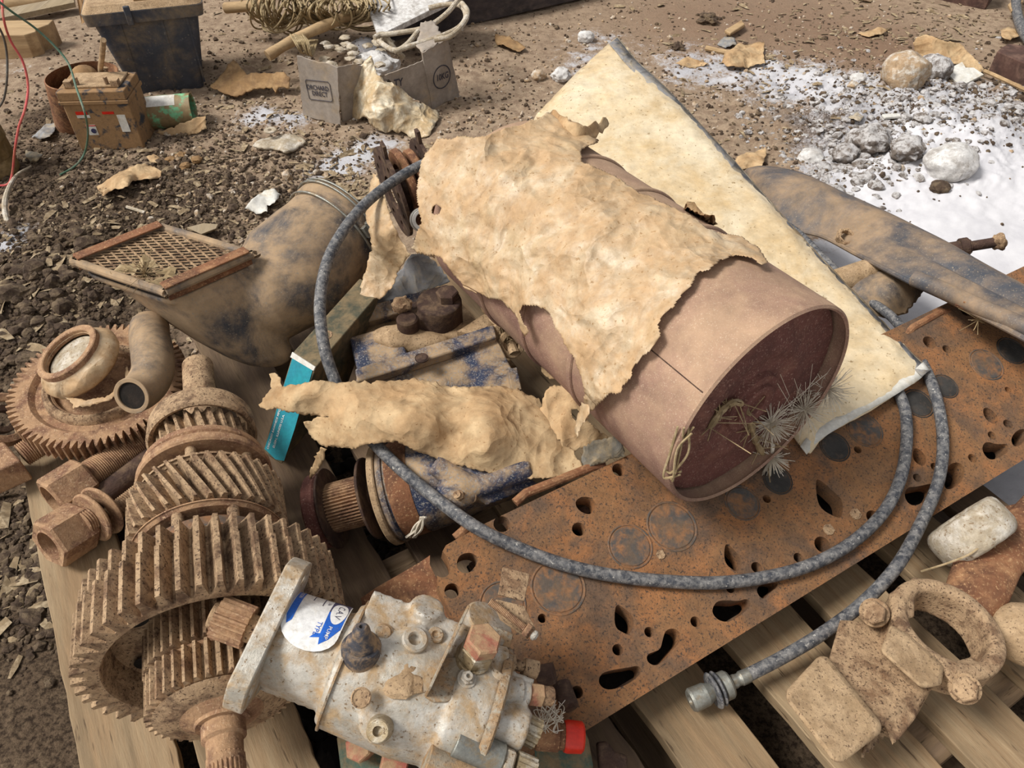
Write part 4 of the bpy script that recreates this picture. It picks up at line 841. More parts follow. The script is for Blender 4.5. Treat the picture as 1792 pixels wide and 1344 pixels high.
for s_, off, l0 in (('CHICAGO RAWHIDE MFG. CO.', .22, .30), ('ELGIN, ILLINOIS U.S.A.', .46, .27)):
    tm = textmesh(s_, 1, .012, 'CENTER', .01); k_ = dl * .46 / 13.5; X = XT.copy(); X[:3, :3] = XT[:3, :3] * k_
    # keep the letters upright when read from the left edge
    sy = 1 if yt @ (cA - cB) > 0 else -1
    X[:3, 3] = cD + (cA - cD) * l0 + (cC - cD) * off + nr * .0018; ct.part('lettering', T(tm, X), 'label_white', smooth=False)
ring_o = cA + cv * .30 + (cB - cA) * .5; tn = np.cross(cB - cA, cv); tn /= np.linalg.norm(tn); tn = tn if tn[2] > 0 else -tn
ct.part('printed_ring', T(ring(.012, .008, 0, .001, 24), zframe(ring_o, tn)), 'gear_dusty')

# ================================================================ BLUE CASTING
bc = Thing('engine_casting', 'dusty blue painted cast bracket with dark bosses, beneath the big brown paper', 'casting', P(760, 640, .14))
bc.part('bed', slab([(604, 548, .262), (783, 500, .262), (905, 640, .262), (650, 712, .262)], .10), 'dust', bevel=.004)
bc.part('back_wall', slab([(604, 545, .31), (783, 497, .31), (800, 520, .295), (612, 572, .285)], .045), 'dusty_blue', bevel=.003)
bc.part('step', slab([(611, 589, .295), (690, 568, .295), (720, 632, .285), (627, 655, .275)], .04), 'dusty_blue', bevel=.004)
bc.part('front_panel', slab([(622, 662, .330), (866, 584, .330), (914, 680, .300), (632, 712, .296)], .035), 'dusty_blue', bevel=.003)
bc.part('front_rail', slab([(621, 645, .342), (864, 567, .342), (870, 590, .338), (625, 668, .338)], .02), 'dusty_blue', bevel=.003)
bc.part('end_lug', slab([(888, 646, .325), (905, 642, .325), (914, 682, .305), (896, 684, .305)], .02), 'dusty_blue', bevel=.002)
def vcyl(px, py, z1, h, r, n=32): u = U(px, py, z1); return T(cyl(r * u, -h, 0, n, .003), trn(*P(px, py, z1)))
bc.part('boss', J(vcyl(768, 525, .335, .08, 40), vcyl(725, 542, .32, .06, 26)), 'dark_rust', fuse=.004, smooth=3)
bc.part('boss', vcyl(712, 556, .325, .07, 19), 'dark_rust'); bc.part('nut', T(hexa(20 * U(785, 516, .34), -.004, .014), trn(*P(783, 520, .338))), 'dark_rust')
bc.part('web', T(J(rock(P(700, 590, .285), (.05, .03, .02), 4, 3, .2), rock(P(735, 600, .28), (.055, .022, .02), 5, 3, .2), rock(P(790, 585, .275), (.06, .025, .02), 6, 3, .2)), np.eye(4)), 'dust', fuse=.004, smooth=2)
bc.part('recess', vcyl(738, 625, .349, .004, 12), 'dark_rust')
solo('soil_lump', rock(P(703, 534, .335), (.018, .013, .016), 3, 3, .5, 1.8), 'gear_dusty', 'brown earth lump stuck on the blue casting beside its dark bosses', 'earth lump')
solo('rusty_linkage', J(T(cyl(.017, -.02, .02, 20), zframe(P(860, 530, .335), (.2, -.5, 1))), T(cyl(.019, -.02, .02, 20), zframe(P(872, 558, .33), (.1, -.6, 1))), T(ring(.026, .015, -.006, .006), zframe(P(885, 585, .32), (.4, -.7, .7))), T(ring(.024, .014, -.006, .006), zframe(P(893, 603, .31), (.4, -.7, .7))), tube(spline([P(862, 520, .33), P(875, 560, .32), P(900, 620, .30)], 6), .010, 10), slab([(800, 580, .30), (862, 540, .30), (870, 560, .30), (830, 585, .30)], .02)), 'dust', 'rusty rings and stub behind the blue casting, by the wrapped drum', 'linkage')
cwb = [tube(spline([P(880, 600, .31) + g_.normal(size=3) * .01 for _ in range(5)] , 5), .0005, 4) for _ in range(14)]
solo('root_fibres', J(*cwb), 'straw', 'tangle of dry fibres at the right end of the blue casting', 'fibres', kind='stuff')

# ================================================================ PULLEY SHAFT AND HOUSING
SN = np.array([.95, .12, .25]); SO = P(568, 893, .205); su = U(568, 893, .205); XS = zframe(SO, SN, su)
sm = Thing('starter_motor', 'dusty blue housing with a rusty splined shaft and pulley, beneath the brown paper', 'motor', SO - (0, 0, .06))
sm.part('pulley', T(J(ring(66, 30, -16, 8, 72, 3), ring(60, 20, 4, 12, 72, 1)), XS), 'cap_rust'); sm.part('pulley_plate', T(ring(72, 30, 12, 16, 72, 1), XS), 'dark_rust')
sm.part('hub', T(cyl(28, -20, 20, 32), XS), 'dark_rust')
sm.part('splined_shaft', T(gear(44, 39, 16, 84, 46, [(20, 84)], [(20, 16)]), XS), 'gear_rust')
sm.part('flange', T(ring(72, 30, 84, 89, 72, 1), XS), 'dark_rust'); sm.part('shaft', T(cyl(30, 84, 130, 32), XS), 'dark_rust')
sm.part('housing', T(lathe([(118, 0), (118, 70), (122, 82), (132, 88), (136, 87), (137, 83), (178, 80), (182, 82), (230, 78), (262, 70), (300, 66), (345, 62), (350, 0)], 72), XS), 'dusty_blue')
sm.part('rust_band', T(lathe([(140, 84), (142, 84.6), (176, 82), (178, 81)], 72), XS), 'rust'); sm.part('housing_rim', T(ring(90, 60, 112, 124, 72, 2), XS), 'dust')
sm.part('bracket', J(tube(spline([P(760, 812, .33), P(800, 838, .318), P(840, 850, .31), P(880, 835, .315), P(925, 822, .31)], 6), .016, 12), tube(spline([P(790, 790, .33), P(850, 822, .315), P(900, 830, .31)], 6), .014, 12), slab([(780, 835, .315), (900, 815, .315), (945, 850, .29), (850, 885, .29)], .05), T(rock((0, 0, 0), (.030, .026, .022), 8, 3, .15), trn(*P(800, 862, .305)))), 'dusty_blue', fuse=.0045, smooth=4)
sm.part('bolt', T(J(hexa(9, 0, 10), cyl(6, 8, 16)), zframe(P(806, 868, .325), (-.3, -.4, .8), su)), 'gear_dusty'); sm.part('bolt', T(cyl(12, 0, 22), zframe(P(828, 866, .295), (-.2, -.6, .6), su)), 'gear_dusty')
solo('rag_scrap', J(*[tube(spline([P(742 + g_.uniform(-6, 6), 905, .27), P(735 + g_.uniform(-8, 8), 922 + g_.uniform(-5, 5), .25), P(722 + g_.uniform(-12, 12), 940, .22)], 5), .002, 5) for _ in range(8)]), 'fluff', 'frayed pale rag threads hanging beneath the blue housing', 'rag')
# ================================================================ GEAR SHAFT
GZ = .315
ga, gb = P(346, 640, GZ), P(396, 1344, GZ); gax = (gb - ga) / np.linalg.norm(gb - ga); XG = zframe(ga, gax)
def gs(yc):   # distance along the shaft for a picture height, and metres per pixel there
    lo, hi = 0, 1.2
    for _ in range(40):
        m = (lo + hi) / 2
        if proj(ga + gax * m)[0][1] < yc: lo = m
        else: hi = m
    q = ga + gax * lo; return lo, depth(q) / FPX
gt = Thing('gear_shaft', 'long rusty gearbox shaft stacked with toothed gears and rings, pointing toward the camera', 'gear shaft', ga + gax * .4 - (0, 0, .17))
def G(y0, y1): a, ua = gs(y0); b, ub = gs(y1); return a, b, ua, ub
a, _ = gs(560); b, u = gs(760); gt.part('shaft', T(lathe([(a, 0), (a, 28 * u), (b, 29 * u), (b, 0)], 40), XG), 'gear_dusty')
a, b, ua, ub = G(738, 768); gt.part('synchro_ring', T(lathe([(a, 60 * ub), (a, 84 * ub), (a + .006, 88 * ub), (b, 91 * ub), (b + .004, 87 * ub), (b, 80 * ub), (a + .01, 74 * ub)], 80, True), XG), 'gear_dusty')
a, b, ua, ub = G(766, 806); gt.part('gear', T(gear(77 * ub, 64 * ub, a, b, 24, [(20 * ub, b)], [(20 * ub, a)], -.16), XG), 'gear_dusty')
a, b, ua, ub = G(812, 846); gt.part('collar', T(lathe([(a, 0), (a, 98 * ub), (a + .004, 104 * ub), (a + .012, 104 * ub), (a + .016, 98 * ub), (a + .02, 98 * ub), (a + .024, 112 * ub), (b - .003, 113 * ub), (b, 110 * ub), (b, 82 * ub), (b - .004, 80 * ub), (b - .004, 0)], 90), XG), 'gear_rust')
for k in range(6):
    t_ = math.radians(30 + 60 * k); gt.part('pin', T(cyl(9 * ub, b - .006, b + .016, 20), XG @ trn(92 * ub * math.cos(t_), 92 * ub * math.sin(t_), 0)), 'gear_dusty')
a, b, ua, ub = G(864, 872); gt.part('ring', T(ring(112 * ub, 50 * ub, a, b, 90), XG), 'gear_dusty')
a, b, ua, ub = G(876, 950); gt.part('gear', T(gear(134 * ub, 111 * ub, a, b, 36, [(112 * ub, b), (110 * ub, b - .003), (30 * ub, b - .003)], [(30 * ub, a)], -.36, slices=6), XG), 'gear_dusty')
a, b, ua, ub = G(951, 962); gt.part('ring', T(ring(128 * ub, 60 * ub, a, b, 90), XG), 'gear_rust'); 
a2, b2, ua, ub2 = G(1000, 1020); gt.part('ring', T(ring(122 * ub, 60 * ub, b + .012, b2 - .006, 90), XG), 'plug')
for k in range(8):
    t_ = math.radians(12 + 45 * k); gt.part('pin', T(cyl(10 * ub, b - .002, b2 + .002, 20), XG @ trn(112 * ub * math.cos(t_), 112 * ub * math.sin(t_), 0)), 'gear_dusty')
a, b, ua, ub = G(1030, 1065); gt.part('gear', T(gear(212 * ub, 182 * ub, a, b, 46, [(140 * ub, b)], [(178 * ub, a), (176 * ub, a + .002), (30 * ub, a + .002)], 0), XG), 'gear_dusty')
a, b, ua, ub = G(1066, 1150)
r1 = 184 * ub; gt.part('gear', T(gear(228 * ub, 196 * ub, a, b, 46, [(r1, b), (r1 * .985, b - .002), (r1 * .93, b - .040), (r1 * .86, b - .046), (60 * ub, b - .044)], [(180 * ub, a), (30 * ub, a)], 0), XG), 'gear_dusty')
for k in range(6):
    t_ = math.radians(20 + 60 * k); gt.part('web_hole_shade', T(lathe([(b - .0405, 22 * ub), (b - .0400, 21 * ub), (b - .043, 0)], 24), XG @ trn(142 * ub * math.cos(t_), 142 * ub * math.sin(t_), 0)), 'shade_and_grit', label='dark disc painted as shade in a web hole')  # no hole is cut: dark discs paint the shade of the web holes
be, ube = b, ub
a, b, ua, ub = G(1128, 1168); gt.part('gear', T(gear(122 * ub, 104 * ub, a - .02, b, 40, [(100 * ub, b)], [(50 * ub, a - .02)], 0), XG), 'gear_dusty')
a, b2_, ua, ub = G(1174, 1236); gt.part('gear', T(gear(124 * ub, 106 * ub, a, b2_, 40, [(112 * ub, b2_ + .002), (100 * ub, b2_ + .006), (60 * ub, b2_ + .012)], [(100 * ub, a - .003), (50 * ub, a - .003)], 0), XG), 'gear_dusty')
gt.part('spacer', T(cyl(112 * ub, b - .002, a + .002, 80), XG), 'gear_rust')
a, b, ua, ub = G(1236, 1262); gt.part('thrust_face', T(lathe([(a, 0), (a, 92 * ub), (a + .004, 92 * ub), (b - .004, 60 * ub), (b, 48 * ub), (b + .004, 46 * ub), (b + .004, 0)], 80), XG), 'gear_rust')
a, b, ua, ub = G(1240, 1500); gt.part('shaft', T(lathe([(a, 0), (a, 42 * ub), (a + .035, 42 * ub), (a + .038, 35 * ub), (a + .055, 34 * ub), (a + .058, 36 * ub), (a + .064, 36 * ub), (a + .067, 33 * ub), (b, 33 * ub), (b, 0)], 48), XG), 'gear_rust')
a, b, ua, ub = G(1325, 1500); gt.part('spline', T(gear(36 * ub, 32.5 * ub, a, b + .002, 26, [(10 * ub, b + .002)], [(30 * ub, a)], 0), XG), 'gear_rust')
# wood block that props the shaft clear of the boards
# ================================================================ LARGE SPUR GEAR, FLAT
ic = P(172, 668, .235); iu = U(172, 668, .235); XI = zframe(ic, (.05, -.05, 1), iu)
ig = Thing('spur_gear', 'large flat rusty spur gear lying on the left pallet board, a bearing on top', 'gear', ic - (0, 0, .05))
ig.part('toothed_rim', T(gear(146, 131, -34, 0, 70, [(112, 0), (110, -2), (104, -9), (92, -9), (86, -4), (84, 0), (76, 1), (73, -2), (72, -12), (20, -12)], [(30, -34)], 0), XI), 'gear_rust')
ig.part('hub_ring', T(lathe([(-12, 74), (0, 76), (5, 80), (6, 86), (2, 90), (-9, 92)], 90, True), XI), 'gear_dusty', label='raised dusty ring')
bx = P(152, 648, .262); XB = zframe(bx + (0, 0, .012), (-.32, -.12, .9), U(152, 648, .262))
wb_ = Thing('wrapped_bearing', 'round bearing wrapped in dirty paper, on top of the large flat gear', 'bearing', bx - (0, 0, .03))
v, f = lathe([(-8, 0), (-8, 62), (0, 70), (12, 72), (22, 66), (30, 58), (34, 54), (34, 44)], 80); v = v * (1 + .05 * crumple(v, .03, 2))[:, None]; wb_.part('paper_wrap', T((v, f), XB), 'dusty_plastic', ang=60)
wb_.part('outer_ring', T(ring(58, 46, 28, 42, 72), XB), 'gear_rust'); wb_.part('inner_face', T(lathe([(26, 44), (24, 36), (27, 20), (25, 0)], 60), XB), 'bone')
wb_.part('paper_wrap', sheet([(100, 672), (118, 690), (150, 700), (190, 690), (215, 665), (222, 640), (228, 655), (215, 680), (190, 700), (160, 706), (128, 716), (122, 700), (102, 690)], [(100, 680, .275), (225, 650, .275), (128, 714, .262), (170, 698, .27)], .006, 30, 12, 4), 'dusty_plastic', thick=.0008)
el = spline([P(262, 572, .285), P(262, 590, .29), P(266, 615, .295), P(268, 645, .295), P(260, 668, .292), P(246, 684, .296), P(232, 692, .306)], 7)
rr1 = 35 * U(260, 620, .29); em = Thing('rubber_elbow', 'short black rubber elbow pipe lying on the large flat gear', 'pipe', P(250, 640, .25))
em.part('pipe', tube(el, np.interp(np.linspace(0, 1, len(el)), [0, .3, .7, 1], [rr1 * .95, rr1 * 1.0, rr1 * .95, rr1 * .85]), 32, True), 'dusty_black')
dv = el[-1] - el[-2]; XQ = zframe(el[-1], dv); em.part('lip', T(ring(rr1 * .87, rr1 * .66, -.004, .004, 40), XQ), 'dusty_black'); em.part('bore', T(lathe([(.0006, rr1 * .68), (.0006, 0)], 32), XQ), 'shade_and_grit', label='dark disc painted as the shade in the bore')  # pipe end is capped; a flat dark disc paints the shade of its bore
# coil by the left edge
for k, (x, y) in enumerate([(4, 735)]):
    X = zframe(P(x, y, .20), (.55, -.3, .5), U(x, y, .2)); q = Thing('ball_bearing', 'rusty bearing rings at the left edge, below the large flat gear', 'bearing', P(x, y, .14))
    q.part('race', T(ring(48, 34, -6, 6), X), 'gear_rust'); q.part('race', T(ring(44, 30, 12, 24), X), 'gear_rust'); q.part('hub', T(ring(24, 14, -10, 20), X), 'dark_rust')
solo('chalk_shard', J(slab([(18, 668, .235), (38, 664, .235), (40, 700, .23), (16, 706, .23)], .012)), 'tarp', 'flat grey shard poking out under the left edge of the large gear', 'shard', bevel=.002)

# ================================================================ STUDS AND NUTS
def stud(name, p0, p1, r, label, mt='gear_rust', nut=None, nlen=0, group=None, pitch=.0035, smooth_from=None):
    a, b = P(*p0), P(*p1); d = b - a; L = np.linalg.norm(d); X = zframe(a, d); t = Thing(name, label, 'bolt', (a + b) / 2 - (0, 0, r), group)
    t.part('thread', T(thread(r, 0, L * (smooth_from or 1), pitch, 28, .10), X), mt)
    if smooth_from: t.part('shank', T(cyl(r * .95, L * smooth_from, L, 28), X), mt)
    if nut: t.part('nut', T(hexnut(nut, r * 1.02, -nlen, .004), X @ rot('z', 12)), mt, ang=25)
    return t, X
stud('threaded_stud', (38, 797, .185), (110, 752, .185), .0215, 'thick threaded stud with a square head at the left edge, under the large gear', 'gear_rust')
solo('square_nut', slab([(-30, 780, .205), (6, 772, .205), (36, 806, .205), (-30, 835, .205)], .05), 'gear_rust', 'rusty square nut at the left edge beside a threaded stud', 'nut', bevel=.003)
s1, X1 = stud('threaded_stud', (150, 838, .185), (270, 762, .172), .027, 'thick rusty stud with a long hex nut, higher of the two beside the big gears', 'gear_rust', .040, .060, pitch=.0034)
stud('threaded_stud', (190, 905, .168), (285, 830, .168), .0165, 'thinner threaded stud with its nut and washers unscrewed, beside the stacked gears', 'gear_dusty')
solo('steel_bar', T(cyl(.022, 0, .26, 24), zframe(P(170, 878, .166), P(262, 808, .166) - P(170, 878, .166))), 'dark_rust', 'dark rusty bar lying between the two threaded studs', 'bar')
d3 = P(225, 878, .155) - P(118, 945, .185); XX = zframe(P(84, 955, .192), d3)
solo('hex_nut', T(hexnut(.042, .024, 0, .062), XX @ rot('z', 20)), 'gear_rust', 'long rusty hex nut lying nearest on the bare left pallet board', 'nut', ang=25)
XW = zframe(P(158, 908, .19), d3); solo('flat_washer', T(ring(.043, .022, 0, .007), XW), 'gear_rust', 'rusty washer nearest the loose hex nut', 'washer')
solo('flat_washer', T(ring(.044, .020, .019, .026), XW @ rot('y', 5)), 'gear_rust', 'rusty washer nearest the stacked gears, behind its twin', 'washer'); solo('coupling_sleeve', T(thread(.023, -.016, .016, .004), XW), 'gear_rust', 'short threaded sleeve between the loose nut and the washers', 'sleeve')
# ================================================================ INJECTION PUMP
p0, p1 = P(460, 1108, .40), P(900, 1275, .318); po = p0 + (p1 - p0) * .455; pu = depth(po) / FPX * 1.02
XPm = frame(po, p1 - p0, (0, 0, 1), pu); pz = XPm[:3, 2] / pu
Xx = zframe(po, p1 - p0, pu); 
def XL(x=0): # z along the pump axis; local x = picture up, local y...
    X = np.eye(4); X[:3, 2] = XPm[:3, 0]; X[:3, 0] = XPm[:3, 1]; X[:3, 1] = XPm[:3, 2]; X[:3, 3] = po + XPm[:3, 0] * x
    return X
def onp(px, py, h): return PN(px, py, po + pz * h * pu, pz)
def up(px, py, h, tx=0, ty=0):   # upright frame standing on the pump at height h, leaning tx along and ty across
    return zframe(onp(px, py, h), pz + XPm[:3, 0] / pu * tx + XPm[:3, 1] / pu * ty, pu, XPm[:3, 0] / pu)
pm = Thing('injection_pump', 'silver grey diesel injection pump with a blue and white label, nearest the camera', 'pump', po - (0, 0, .08))
def pp(n, m, mt, **k): return pm.part(n, m, mt, **k)
# drive end
pp('drive_pinion', T(gear(37, 31, -292, -235, 18, [(28, -235)], [(28, -292), (14, -292), (12, -288)]), XL()), 'gear_rust'); pp('drive_shaft', T(cyl(24, -302, -180, 24), XL()), 'gear_dusty')
# flange with three slotted ears
fo = []
for k in range(3):
    t0 = math.radians(42 + 120 * k)
    for d in (-13, -9, -4, 0, 4, 9, 13): t = t0 + math.radians(d); fo.append((136 * math.cos(t) , 136 * math.sin(t)))
    t = t0 + math.radians(60); fo.append((92 * math.cos(t), 92 * math.sin(t)))
slots = [ell(108 * math.cos(math.radians(42 + 120 * k)), 108 * math.sin(math.radians(42 + 120 * k)), 9, 20, 42 + 120 * k, 20) for k in range(3)]
pp('mounting_flange', T(plate2d(fo, slots, -212, -178, 2.5), XL()), 'alu', ang=40, bevel=.002)
body = [T(lathe([(-190, 0), (-190, 74), (-150, 78), (-60, 84), (-50, 0)], 64), XL()), T(lathe([(-75, 0), (-72, 98), (-60, 106), (60, 112), (140, 104), (146, 0)], 64), XL()),
        T(lathe([(120, 0), (122, 112), (128, 116), (186, 114), (192, 110), (194, 0)], 64), XL()),
        T(box(-60, 130, 20, 100, 40, 96), XPm), T(box(-180, -60, -70, -52, -60, 40), XPm), T(box(-50, 40, 60, 98, 20, 66), XPm),
        T(cyl(30, 0, 26, 24), up(742, 1080, 78, 0, .5)), T(cyl(34, -30, 8, 32), up(665, 1262, 62, 0, -.5)), T(cyl(40, -40, 12, 32), up(640, 1140, 84)), T(cyl(30, -40, 14, 32), up(725, 1128, 92)),
        T(box(110, 250, -40, 60, -20, 82), XPm), T(cyl(34, 0, 120, 32), zframe(onp(800, 1235, 60), XPm[:3, 0], pu)), T(cyl(52, -40, 30, 32), up(800, 1180, 70))]
pp('pump_housing', J(*body), 'alu', fuse=.0030, smooth=4)
pp('end_cover', T(lathe([(188, 0), (188, 118), (194, 121), (202, 121), (206, 116), (206, 0)], 64), XL()), 'alu_dusty')
pp('parting_line', T(ring(111, 90, -64, -60, 72, .5), XL()), 'alu_dusty')
# black cap, sockets and plugs on top
pp('throttle_cap', T(lathe([(-14, 0), (-14, 31), (12, 32), (16, 30), (18, 25), (26, 24), (34, 17), (46, 15), (54, 13), (60, 8), (60, 4), (55, 3), (55, 0)], 40), up(632, 1140, 102, -.22, .25)), 'black_cap')
pp('screw_boss', T(J(lathe([(-10, 26), (-8, 24), (12, 22), (15, 19), (15, 12), (12, 10), (2, 10), (2, 0)], 40)), up(724, 1124, 104, 0, .05)), 'alu')
pp('plug', T(lathe([(-4, 0), (-4, 17), (1, 17), (2, 14), (3, 13), (5, 12), (5, 0)], 32), up(670, 1108, 101)), 'alu_dusty')
pp('plug', T(lathe([(-4, 0), (-4, 14), (3, 14), (5, 12), (5, 7), (1, 5), (1, 0)], 32), up(762, 1112, 100)), 'alu_dusty')
pp('drain_plug', T(lathe([(-30, 24), (-16, 22), (0, 20), (18, 18), (20, 16), (20, 8), (10, 7), (10, 0)], 32), up(664, 1276, 74, -.1, -.55)), 'plated')
pp('oval_hole', T(lathe([(0, 15), (1.5, 16), (3, 14), (1, 12), (-.5, 0)], 28), up(632, 1221, 104, 0, -.45)), 'gear_dusty')
pp('clay_patch', J(rock(onp(700, 1195, 98), (.022, .016, .008), 9, 3, .5), rock(onp(712, 1172, 100), (.012, .012, .007), 10, 3, .5)), 'dust')
# bent lever plate
e_ = XPm[:3, 1] / np.linalg.norm(XPm[:3, 1])
w0, w1_ = onp(742, 1216, 106), onp(800, 1120, 108)
wa = [onp(742, 1218, 106), onp(802, 1090, 106), onp(802, 1090, 106) + pz * .048, onp(742, 1218, 106) + pz * .030]
sd = np.cross(wa[1] - wa[0], pz); sd /= np.linalg.norm(sd)
pp('lever_web', hexah(np.array(wa), np.array(wa) + sd * .0028), 'alu_dusty', bevel=.0006)
pp('lever_plate', slab([onp(744, 1219, 107), onp(775, 1150, 110), onp(800, 1150, 112), onp(838, 1176, 110), onp(836, 1198, 108), onp(815, 1214, 107), onp(780, 1228, 105), onp(757, 1228, 105)], .003), 'alu_dusty', bevel=.0006, label='flat bent lever plate')
pp('lever_bolt', T(J(cyl(16, -2, 6, 28), hexa(12, 6, 12), ring(7.5, 3.5, 10, 17, 24)), up(816, 1189, 112)), 'alu')
# tall bolt with red paint
pp('tall_bolt', T(J(cyl(31, -20, 4, 36), hexa(30, 4, 34, 2), cyl(26, 34, 38, 32)), up(829, 1150, 112, .02, .15)), 'plated'); pp('bolt_head', T(hexa(30, 36, 62, 3), up(829, 1150, 112, .02, .15)), 'red_dusty', label='bolt head with faded red paint')
pp('round_cover', T(lathe([(-30, 0), (-30, 44), (8, 48), (12, 44), (14, 0)], 48), up(852, 1095, 60, .25, .5)), 'alu')
pp('stop_bracket', J(slab([onp(880, 992, 96), onp(928, 1004, 96), onp(918, 1052, 96), onp(872, 1040, 96)], .003), slab([onp(868, 1048, 98), onp(918, 1060, 98), onp(938, 1100, 96), onp(928, 1112, 96), onp(880, 1078, 96)], .014)), 'gear_dusty', bevel=.001)
bA, bB = onp(862, 1056, 108), onp(930, 1108, 104); XBt = zframe(bA, bB - bA, pu); lb = np.linalg.norm(bB - bA) / pu
pp('stop_screw', T(J(thread(7, -6, lb, 2.6, 20, .14), hexa(13, lb - 14, lb - 4)), XBt), 'gear_rust'); pp('screw_tip', T(J(cyl(9, lb, lb + 12, 20, 4)), XBt), 'alu')
pp('lever_arm', T(box(-14, 14, -60, 10, -8, 6), up(885, 1120, 70)), 'alu_dusty', bevel=.001)
# delivery fittings fanning out on the right
def fit(px0, py0, px1, py1, h0, h1, segs, mt):
    a, b = onp(px0, py0, h0), onp(px1, py1, h1); X = zframe(a, b - a, pu); L = np.linalg.norm(b - a) / pu
    for (t0, t1, r, kind, n_, m2) in segs:
        g = {'c': lambda: cyl(r, t0 * L, t1 * L, 28), 'h': lambda: hexa(r, t0 * L, t1 * L), 't': lambda: thread(r, t0 * L, t1 * L, 3, 24, .12), 'k': lambda: gear(r, r * .88, t0 * L, t1 * L, 14, [(r * .5, t1 * L)], [(r * .5, t0 * L)])}[kind]()
        pp(n_, T(g, X), m2 or mt)
fit(845, 1150, 940, 1172, 80, 66, [(-.1, .38, 25, 'c', 'delivery_port', 'alu'), (.36, .56, 19, 'h', 'union', 'gear_dusty'), (.56, .74, 10, 't', 'threaded_end', None), (.74, 1, 17, 'h', 'banjo_nut', None)], 'gear_dusty')
fit(850, 1205, 966, 1219, 76, 60, [(-.1, .5, 25, 'c', 'delivery_port', 'alu'), (.42, .62, 21, 'c', 'union', 'alu'), (.62, .84, 20, 'h', 'union_nut', 'red_dusty'), (.84, 1, 16, 'c', 'pipe_stub', 'gear_dusty')], 'gear_dusty')
fit(868, 1185, 815, 1262, 92, 66, [(-.1, .62, 22, 'c', 'fuel_inlet', 'alu'), (.62, 1, 13, 'c', 'inlet_stub', 'alu_dusty')], 'alu')
fit(880, 1255, 950, 1290, 60, 50, [(-.3, .35, 22, 'c', 'delivery_port', 'alu'), (.1, .38, 21, 'h', 'union', 'plated'), (.42, .85, 25, 'k', 'knurled_cap', 'plated')], 'plated')
fit(795, 1296, 925, 1352, 64, 52, [(0, .62, 27, 'c', 'solenoid_tube', 'steel'), (.62, .76, 26, 'h', 'union', 'alu'), (.8, 1.05, 25, 'k', 'knurled_cap', 'plated')], 'alu')
fit(745, 1330, 860, 1375, 50, 40, [(0, .8, 25, 'c', 'delivery_port', 'alu_dusty')], 'alu')
pp('oval_cover', T(sc(J(cyl(40, -26, 0, 40), lathe([(0, 36), (2.5, 36), (2.5, 31), (.5, 29), (.5, 0)], 40)), (1, .62, 1)), up(802, 1258, 84, -.2, -.75)), 'alu_dusty')
pp('bracket_rib', J(T(box(120, 215, -86, -66, -30, 40), XPm), T(box(150, 246, 50, 66, 0, 60), XPm)), 'alu_dusty', bevel=.002)
# wrapped label: blue and white, on the neck near the flange
LR = 84.6
def lab(u, v, r=LR):    # u along the axis (-170..-66), v angle in degrees from straight up toward picture-up
    u = np.asarray(u, float); v = np.radians(np.asarray(v, float)); r = r + (u + 170) * .06
    V = np.stack([u, r * np.sin(v), r * np.cos(v)], 1); return V
def patch(out, mt, lift, name='label'):
    o = rag(out, 4, 0, 1); v2, F = tri2d(o, [], 5, 2); return pp(name, T((lab(v2[:, 0], v2[:, 1], LR + lift), F), XPm), mt, ang=80)
c0, hw = -131, 48; lo_, hi_ = -22, 100
lo2 = [(c0 + hw * math.cos(t), lo_ + 22 + 22 * math.sin(t)) for t in np.linspace(math.pi, 2 * math.pi, 12)]; hi2 = [(c0 + hw, hi_), (c0 - hw, hi_)]
pl_ = lo2 + hi2; lbl = patch(pl_, 'label_white', 0, 'label')
def sub(nm, g_, mt): o = g_; return o
patch([(c0 - hw + 2, hi_), (c0 - hw + 2, 8), (c0 - hw + 8, -2), (c0 - hw + 14, 4), (c0 - hw + 13, hi_)], 'label_blue', .35, 'label_band')
patch([(c0 + hw - 32, hi_), (c0 + hw - 32, 30), (c0 + hw - 2, 30), (c0 + hw - 2, hi_)], 'label_navy', .35, 'label_band')
patch([(c0 + hw - 32, 30), (c0 + hw - 30, -2), (c0 + hw - 26, -12), (c0 + hw - 14, -4), (c0 + hw - 2, 10), (c0 + hw - 2, 30)], 'label_blue', .35, 'label_band')
patch([(c0 + 4, -8), (c0 + 22, -4), (c0 + 28, 2), (c0 + 10, -2)], 'label_blue', .35, 'label_band')
patch(ell(c0 + hw - 16, 34, 13.5, 20, 0, 24), 'label_white', .7, 'label_oval')
def ltxt(s, u, v, h, mt, lift=1.): # letters read down the curve, from picture-up toward the viewer
    m = textmesh(s, h, .02, 'CENTER', .0); V = m[0]; pp('lettering', T((lab(u + V[:, 1], v - np.degrees(V[:, 0] / LR), LR + lift), m[1]), XPm), mt, smooth=False)
ltxt('C.A.V', c0 + hw - 16, 34, 15, 'label_navy'); ltxt('TYPE', c0 + hw - 38, 4, 11, 'label_blue', .7); ltxt('LONDON', c0 - hw + 8, 50, 8, 'label_white', .8); ltxt('PUMP', c0 + hw - 19, 3, 9, 'label_white', .8); ltxt('No.', c0 + 10, 44, 8, 'label_navy', .6)
for q_, v0 in ((-18, 42), (0, 36), (18, 60)): patch([(c0 + q_, v0), (c0 + q_ + 1.6, v0), (c0 + q_ + 1.6, 96), (c0 + q_, 96)], 'label_navy', .3, 'ruled_line')
